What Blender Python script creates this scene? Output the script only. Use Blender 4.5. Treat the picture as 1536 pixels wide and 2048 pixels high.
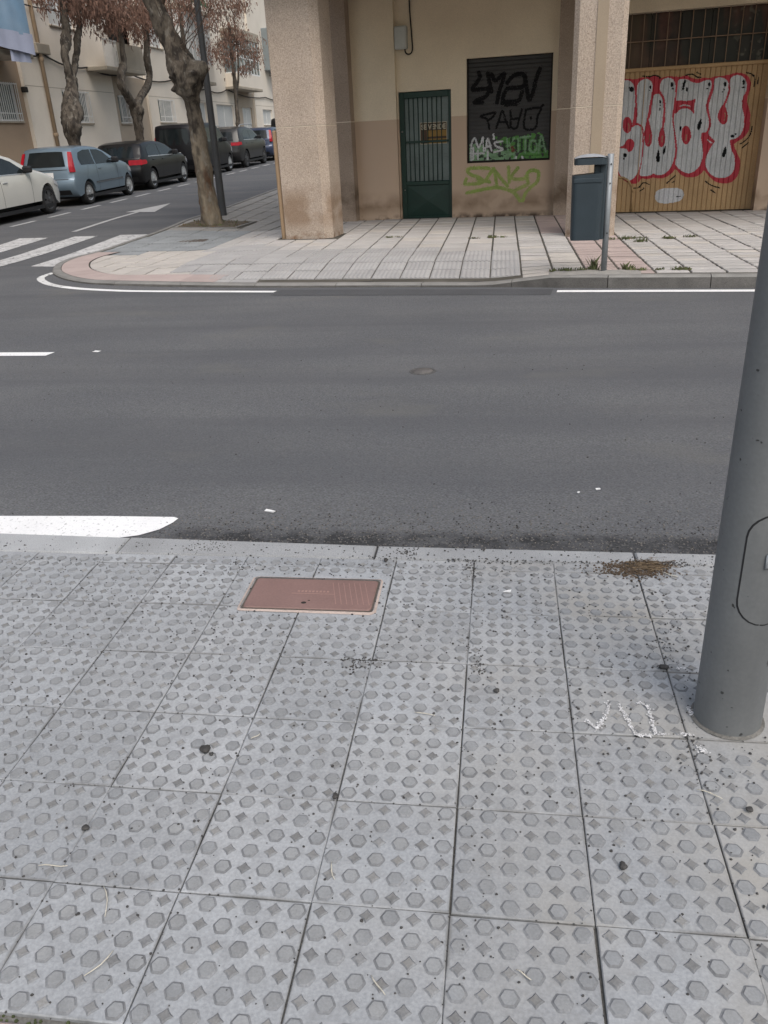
import bpy, bmesh, math, random
import numpy as np
from mathutils import Vector, Matrix
for o in list(bpy.data.objects): bpy.data.objects.remove(o)
sc = bpy.context.scene
COL = sc.collection
R = math.radians
# ------------------------------------------------------------------ camera, sky, sun, exposure
PITCH, ROLL, YAW, EYE = R(24.75), R(2.98), R(8.82), 1.5
fw = Vector((-math.sin(YAW)*math.cos(PITCH), math.cos(YAW)*math.cos(PITCH), -math.sin(PITCH)))
rt = Vector((math.cos(YAW), math.sin(YAW), 0)); dn = fw.cross(rt)
right = rt*math.cos(ROLL)+dn*math.sin(ROLL); down = -rt*math.sin(ROLL)+dn*math.cos(ROLL)
cd = bpy.data.cameras.new('camera'); cam = bpy.data.objects.new('camera', cd); COL.objects.link(cam)
cam.matrix_world = Matrix(((right.x, -down.x, -fw.x, 0), (right.y, -down.y, -fw.y, 0), (right.z, -down.z, -fw.z, EYE), (0, 0, 0, 1)))
cd.sensor_fit = 'HORIZONTAL'; cd.sensor_width = 36; cd.lens = 36*1628/1536
cd.clip_start = .05; cd.clip_end = 2000
sc.camera = cam
W = bpy.data.worlds.new('World'); sc.world = W; W.use_nodes = True
wn = W.node_tree.nodes; wl = W.node_tree.links
SUN_EL, SUN_AZ = R(55), R(148)          # high veiled sun behind the camera's right shoulder
sky = wn.new('ShaderNodeTexSky'); sky.sky_type = 'NISHITA'; sky.sun_disc = False
sky.sun_elevation = SUN_EL; sky.sun_rotation = SUN_AZ; sky.air_density = 1.6; sky.dust_density = 4.5; sky.ozone_density = 1.0
grey = wn.new('ShaderNodeHueSaturation'); grey.inputs['Saturation'].default_value = .80   # overcast: cloud takes the blue out
wl.new(sky.outputs[0], grey.inputs['Color']); wl.new(grey.outputs[0], wn['Background'].inputs[0])
wn['Background'].inputs[1].default_value = .10
sd = bpy.data.lights.new('sun', 'SUN'); sun = bpy.data.objects.new('sun', sd); COL.objects.link(sun)
sd.energy = .9; sd.angle = R(40); sd.color = (1, .985, .96)
sv_ = Vector((math.sin(SUN_AZ)*math.cos(SUN_EL), math.cos(SUN_AZ)*math.cos(SUN_EL), math.sin(SUN_EL)))
sun.rotation_euler = sv_.to_track_quat('Z', 'Y').to_euler(); sun.location = (0, 0, 30)
sc.view_settings.view_transform = 'Standard'; sc.view_settings.look = 'None'
sc.view_settings.exposure = .68; sc.view_settings.gamma = 1; sc.view_settings.use_curve_mapping = False
sc.cycles.use_denoising = True; sc.cycles.max_bounces = 6; sc.cycles.diffuse_bounces = 4; sc.cycles.caustics_reflective = False
rng = random.Random(7)
# ------------------------------------------------------------------ frames
A7 = R(7.0)                                  # corner building: s along its front, t away from the camera
def bw(s, t, z=0): return Vector((s*math.cos(A7)+t*math.sin(A7), -s*math.sin(A7)+t*math.cos(A7), z))
B6 = R(-1.4)                                 # side street: U across, V along
def st(U, V, z=0): return Vector((U*math.cos(B6)-V*math.sin(B6), U*math.sin(B6)+V*math.cos(B6), z))
SLOPE, V0 = .026, 13.0
def uv_of(x, y): return (x*math.cos(B6)+y*math.sin(B6), -x*math.sin(B6)+y*math.cos(B6))
def rise(x, y):
    U, V = uv_of(x, y)
    w = min(1, max(0, (-4.4-U)/2.2))
    return SLOPE*max(0, V-V0)*w
def road_z(x, y): return -.04+rise(x, y)
def pave_z(x, y):                            # far pavement, dipping to a dropped kerb in front of the door
    s = x*math.cos(A7)-y*math.sin(A7); t = x*math.sin(A7)+y*math.cos(A7)
    w = min(1, max(0, (-.55-s)/.7))
    lo = min(1, max(0, (-5.0-s)/1.6)); lo = lo*lo*(3-2*lo)      # nearly flush with the road round the crossing
    return .08+rise(x, y)-.095*w*(1-lo)*min(1, max(0, (10.4-t)/1.4))-.088*lo
# ------------------------------------------------------------------ naming helpers
def tag(o, label=None, cat=None, group=None, kind=None):
    if label: o['label'] = label
    if cat: o['category'] = cat
    if group: o['group'] = group
    if kind: o['kind'] = kind
    return o
def thing(name, loc, label, cat, group=None, rz=0, rot=None):
    o = bpy.data.objects.new(name, None); COL.objects.link(o); o.location = loc
    o.rotation_euler = rot if rot else (0, 0, rz); o.empty_display_size = .2
    return tag(o, label, cat, group)
def link(name, me, parent=None, loc=(0, 0, 0), rot=(0, 0, 0)):
    o = bpy.data.objects.new(name, me); COL.objects.link(o); o.location = loc; o.rotation_euler = rot
    if parent: o.parent = parent
    return o
def copy_tree(o, parent=None):
    c = o.copy(); COL.objects.link(c)
    if parent: c.parent = parent
    for ch in list(o.children): copy_tree(ch, c)
    return c
# ------------------------------------------------------------------ mesh builder
class MB:
    def __init__(s): s.v = []; s.f = []; s.m = []; s.sm = []
    def add(s, vs, fs, m=0, smooth=False):
        k = len(s.v); s.v += [tuple(p) for p in vs]
        for f in fs: s.f.append([i+k for i in f]); s.m.append(m); s.sm.append(smooth)
        return s
    def box(s, x0, x1, y0, y1, z0, z1, m=0):
        return s.add([(x0, y0, z0), (x1, y0, z0), (x1, y1, z0), (x0, y1, z0), (x0, y0, z1), (x1, y0, z1), (x1, y1, z1), (x0, y1, z1)],
                     [(3, 2, 1, 0), (4, 5, 6, 7), (0, 1, 5, 4), (1, 2, 6, 5), (2, 3, 7, 6), (3, 0, 4, 7)], m)
    def bev(s, x0, x1, y0, y1, z0, z1, b=.01, m=0):   # box with chamfered edges all round
        vs = []; 
        for z, i in ((z0, b), (z0+b, 0), (z1-b, 0), (z1, b)):
            vs += [(x0+i+b*(i == 0), y0+i, z), (x1-i-b*(i == 0), y0+i, z), (x1-i, y0+i+b*(i == 0), z), (x1-i, y1-i-b*(i == 0), z),
                   (x1-i-b*(i == 0), y1-i, z), (x0+i+b*(i == 0), y1-i, z), (x0+i, y1-i-b*(i == 0), z), (x0+i, y0+i+b*(i == 0), z)]
        fs = [tuple(range(7, -1, -1)), tuple(range(24, 32))]
        for r in range(3):
            for k in range(8): fs.append((r*8+k, r*8+(k+1) % 8, r*8+8+(k+1) % 8, r*8+8+k))
        return s.add(vs, fs, m)
    def prism(s, poly, z0, z1, m=0):                   # poly in xy, counter-clockwise
        n = len(poly)
        return s.add([(x, y, z0) for x, y in poly]+[(x, y, z1) for x, y in poly],
                     [tuple(range(n-1, -1, -1)), tuple(range(n, 2*n))]+[(k, (k+1) % n, n+(k+1) % n, n+k) for k in range(n)], m)
    def xprism(s, poly, y0, y1, m=0):                  # poly in xz, extruded along y
        n = len(poly)
        return s.add([(x, y0, z) for x, z in poly]+[(x, y1, z) for x, z in poly],
                     [tuple(range(n)), tuple(range(2*n-1, n-1, -1))]+[((k+1) % n, k, n+k, n+(k+1) % n) for k in range(n)], m)
    def tube(s, pts, rad, n=8, m=0, cap=True, smooth=True, bump=None):
        pts = [Vector(p) for p in pts]; rings = []; up = None
        for i, p in enumerate(pts):
            d = (pts[min(i+1, len(pts)-1)]-pts[max(i-1, 0)]).normalized()
            if up is None: up = d.orthogonal().normalized()
            up = (up-d*up.dot(d)).normalized(); sd = d.cross(up)
            r = rad[i] if isinstance(rad, (list, tuple)) else rad
            rings.append([])
            for k in range(n):
                a = 2*math.pi*k/n; q = p+(up*math.cos(a)+sd*math.sin(a))*r
                if bump: q = bump(q, p, r)
                rings[-1].append(q)
        vs = [q for r_ in rings for q in r_]; fs = []
        for i in range(len(pts)-1):
            for k in range(n): fs.append((i*n+k, i*n+(k+1) % n, (i+1)*n+(k+1) % n, (i+1)*n+k))
        s.add(vs, fs, m, smooth)
        if cap: k0 = len(s.v)-len(vs); s.f += [[k0+i for i in range(n-1, -1, -1)], [k0+(len(pts)-1)*n+i for i in range(n)]]; s.m += [m, m]; s.sm += [False, False]
        return s
    def lathe(s, prof, n=24, m=0, axis='z', c=(0, 0, 0), smooth=True):   # prof: list of (r, h)
        vs = []; fs = []
        for r, h in prof:
            for k in range(n):
                a = 2*math.pi*k/n
                p = (r*math.cos(a), r*math.sin(a), h) if axis == 'z' else (r*math.cos(a), h, r*math.sin(a))
                vs.append((p[0]+c[0], p[1]+c[1], p[2]+c[2]))
        for i in range(len(prof)-1):
            for k in range(n): fs.append((i*n+k, i*n+(k+1) % n, (i+1)*n+(k+1) % n, (i+1)*n+k))
        return s.add(vs, fs, m, smooth)
    def quad(s, a, b, c, d, m=0): return s.add([a, b, c, d], [(0, 1, 2, 3)], m)
    def mesh(s, name, mats):
        me = bpy.data.meshes.new(name); me.from_pydata(s.v, [], s.f)
        for x in (mats if isinstance(mats, (list, tuple)) else [mats]): me.materials.append(x)
        me.polygons.foreach_set('material_index', s.m); me.polygons.foreach_set('use_smooth', s.sm); me.update()
        return me
    def build(s, name, mats, parent=None, loc=(0, 0, 0), rot=(0, 0, 0)): return link(name, s.mesh(name, mats), parent, loc, rot)
def fix_normals(me):
    bm = bmesh.new(); bm.from_mesh(me); bmesh.ops.recalc_face_normals(bm, faces=bm.faces); bm.to_mesh(me); bm.free(); return me
# ------------------------------------------------------------------ materials
def mat(name, col, rough=.8, var=.12, scale=3.0, fine=.08, fscale=120., bump=.0, bscale=150., metal=0., rand=0., spec=.4, coat=0., stretch=(1, 1, 1), tint=None, space='Object'):
    """base colour broken up by a broad and a fine noise, a little per-object change (rand) and a fine bump"""
    m = bpy.data.materials.new(name); m.use_nodes = True; nt = m.node_tree; N = nt.nodes; L = nt.links; b = N['Principled BSDF']
    b.inputs['Roughness'].default_value = rough; b.inputs['Metallic'].default_value = metal; b.inputs['Specular IOR Level'].default_value = spec
    b.inputs['Coat Weight'].default_value = coat; b.inputs['Coat Roughness'].default_value = .05
    tc = N.new('ShaderNodeTexCoord'); mp = N.new('ShaderNodeMapping'); mp.inputs['Scale'].default_value = stretch
    if space == 'World':
        g = N.new('ShaderNodeNewGeometry'); L.new(g.outputs['Position'], mp.inputs['Vector'])
    else: L.new(tc.outputs['Object'], mp.inputs['Vector'])
    def noise(sc_, det=4):
        n = N.new('ShaderNodeTexNoise'); n.inputs['Scale'].default_value = sc_; n.inputs['Detail'].default_value = det
        L.new(mp.outputs[0], n.inputs['Vector']); return n.outputs['Fac']
    def mr(x, a, c):
        r = N.new('ShaderNodeMapRange'); r.inputs[1].default_value = .25; r.inputs[2].default_value = .75; r.inputs[3].default_value = a; r.inputs[4].default_value = c
        L.new(x, r.inputs[0]); return r.outputs[0]
    def mul(a, c):
        q = N.new('ShaderNodeMath'); q.operation = 'MULTIPLY'; L.new(a, q.inputs[0])
        L.new(c, q.inputs[1]) if not isinstance(c, float) else None
        return q.outputs[0]
    f = mul(mr(noise(scale), 1-var, 1+var), mr(noise(fscale, 2), 1-fine, 1+fine))
    if rand:
        oi = N.new('ShaderNodeObjectInfo'); r = N.new('ShaderNodeMapRange'); r.inputs[3].default_value = 1-rand; r.inputs[4].default_value = 1+rand
        L.new(oi.outputs['Random'], r.inputs[0]); f = mul(f, r.outputs[0])
    base = N.new('ShaderNodeMix'); base.data_type = 'RGBA'; base.inputs[6].default_value = (*col, 1); base.inputs[7].default_value = (*(tint or col), 1)
    L.new(mr(noise(scale*.6+.37, 5), 0., 1.), base.inputs[0])
    vm = N.new('ShaderNodeVectorMath'); vm.operation = 'SCALE'; L.new(base.outputs[2], vm.inputs[0]); L.new(f, vm.inputs['Scale'])
    L.new(vm.outputs[0], b.inputs['Base Color'])
    if bump:
        bp = N.new('ShaderNodeBump'); bp.inputs['Strength'].default_value = bump; bp.inputs['Distance'].default_value = .01
        L.new(noise(bscale, 3), bp.inputs['Height']); L.new(bp.outputs[0], b.inputs['Normal'])
    m['out'] = 1
    return m
def over(m, col, fac_fn):
    """lay a second colour (stain, dirt, paint band) over a material where fac_fn's node output says"""
    nt = m.node_tree; N = nt.nodes; L = nt.links; b = N['Principled BSDF']; src = b.inputs['Base Color'].links[0].from_socket
    mx = N.new('ShaderNodeMix'); mx.data_type = 'RGBA'; L.new(src, mx.inputs[6]); mx.inputs[7].default_value = (*col, 1)
    L.new(fac_fn(N, L), mx.inputs[0]); L.new(mx.outputs[2], b.inputs['Base Color'])
    return m
def f_math(N, L, op, a, b=None, clamp=False):
    q = N.new('ShaderNodeMath'); q.operation = op; q.use_clamp = clamp
    for i, x in enumerate((a, b)):
        if x is None: continue
        if isinstance(x, (int, float)): q.inputs[i].default_value = x
        else: L.new(x, q.inputs[i])
    return q.outputs[0]
def f_noise(N, L, scale, det=4, stretch=(1, 1, 1), lo=.4, hi=.6):
    g = N.new('ShaderNodeNewGeometry'); mp = N.new('ShaderNodeMapping'); mp.inputs['Scale'].default_value = stretch; L.new(g.outputs['Position'], mp.inputs['Vector'])
    n = N.new('ShaderNodeTexNoise'); n.inputs['Scale'].default_value = scale; n.inputs['Detail'].default_value = det; L.new(mp.outputs[0], n.inputs['Vector'])
    r = N.new('ShaderNodeMapRange'); r.inputs[1].default_value = lo; r.inputs[2].default_value = hi; L.new(n.outputs['Fac'], r.inputs[0]); return r.outputs[0]
def f_axis(N, L, axis, a, b):            # 0..1 ramp of world position between a and b
    g = N.new('ShaderNodeNewGeometry'); sp = N.new('ShaderNodeSeparateXYZ'); L.new(g.outputs['Position'], sp.inputs[0])
    r = N.new('ShaderNodeMapRange'); r.inputs[1].default_value = a; r.inputs[2].default_value = b; L.new(sp.outputs[axis], r.inputs[0]); return r.outputs[0]
def f_joint(N, L):                       # dirt that gathers in a narrow strip either side of the tile joints
    g = N.new('ShaderNodeNewGeometry'); sp = N.new('ShaderNodeSeparateXYZ'); L.new(g.outputs['Position'], sp.inputs[0]); out = None
    for ax, o in ((0, -.091), (1, .908)):
        fr = f_math(N, L, 'FRACT', f_math(N, L, 'ADD', f_math(N, L, 'DIVIDE', f_math(N, L, 'SUBTRACT', sp.outputs[ax], o), .3), 20.))
        d = f_math(N, L, 'MINIMUM', fr, f_math(N, L, 'SUBTRACT', 1., fr))
        k = f_math(N, L, 'SUBTRACT', 1., f_math(N, L, 'DIVIDE', d, .028), True)
        out = k if out is None else f_math(N, L, 'MAXIMUM', out, k)
    return out
def f_dir(N, L, dx, dy, a, b):           # ramp along a ground direction
    g = N.new('ShaderNodeNewGeometry'); d = N.new('ShaderNodeVectorMath'); d.operation = 'DOT_PRODUCT'; d.inputs[1].default_value = (dx, dy, 0)
    L.new(g.outputs['Position'], d.inputs[0]); r = N.new('ShaderNodeMapRange'); r.inputs[1].default_value = a; r.inputs[2].default_value = b
    L.new(d.outputs['Value'], r.inputs[0]); return r.outputs[0]
def glass_mat(name, col, rough=.06):
    m = mat(name, col, rough, .25, 1.5, .05, 20, spec=.6); return m
M = {}
M['tile'] = mat('grey_concrete_tile', (.300, .316, .336), .85, .14, 2.2, .16, 130, bump=.14, bscale=230, rand=.10, tint=(.335, .342, .352), space='World')
over(M['tile'], (.20, .204, .21), lambda N, L: f_math(N, L, 'MULTIPLY', f_noise(N, L, 16, 6, lo=.5, hi=.74), .5))
over(M['tile'], (.315, .300, .272), lambda N, L: f_math(N, L, 'MULTIPLY', f_noise(N, L, 2.3, 5, lo=.42, hi=.66), f_math(N, L, 'MULTIPLY', f_axis(N, L, 0, -.5, .35), .75)))
over(M['tile'], (.105, .102, .096), lambda N, L: f_math(N, L, 'MULTIPLY', f_joint(N, L), f_math(N, L, 'MULTIPLY', f_noise(N, L, 6, 5, lo=.44, hi=.64), .85)))
M['stud'] = mat('worn_stud_top', (.236, .246, .258), .88, .2, 9, .10, 200, bump=.1, bscale=300, rand=.04, tint=(.262, .266, .268), space='World')
M['studdirt'] = mat('dirt_round_stud', (.195, .201, .21), .9, .32, 12, .15, 200, space='World')
M['lozenge'] = mat('dirty_lozenge', (.19, .195, .203), .9, .3, 12, .15, 200, tint=(.22, .215, .205), space='World')
M['joint'] = mat('joint_dirt', (.095, .093, .087), .95, .4, 3, .3, 150, tint=(.20, .195, .18), space='World')
M['mortar'] = mat('mortar', (.27, .26, .245), .9, .15, 9, .15, 150, bump=.3, bscale=120, space='World')
M['granite'] = mat('granite_kerb', (.325, .333, .342), .85, .16, 4, .24, 260, bump=.15, bscale=250, rand=.13, space='World')
M['kerbdark'] = mat('old_concrete_kerb', (.215, .21, .20), .85, .2, 4, .15, 150, bump=.2, bscale=120, rand=.05, space='World')
M['asphalt'] = mat('asphalt', (.108, .112, .122), .9, .12, .9, .5, 130, bump=.8, bscale=120, stretch=(.7, 1.3, 1), tint=(.120, .122, .126), space='World')
M['paint'] = mat('white_road_paint', (.80, .80, .80), .7, .05, 4, .06, 120, bump=.2, bscale=170, space='World')
over(M['paint'], (.33, .33, .33), lambda N, L: f_math(N, L, 'MULTIPLY', f_noise(N, L, 55, 4, lo=.60, hi=.68), .7))
M['oldpaint'] = mat('worn_road_paint', (.50, .50, .50), .8, .18, 5, .15, 90, bump=.2, bscale=170, space='World')
over(M['oldpaint'], (.13, .13, .135), lambda N, L: f_noise(N, L, 14, 6, lo=.56, hi=.66))
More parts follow.
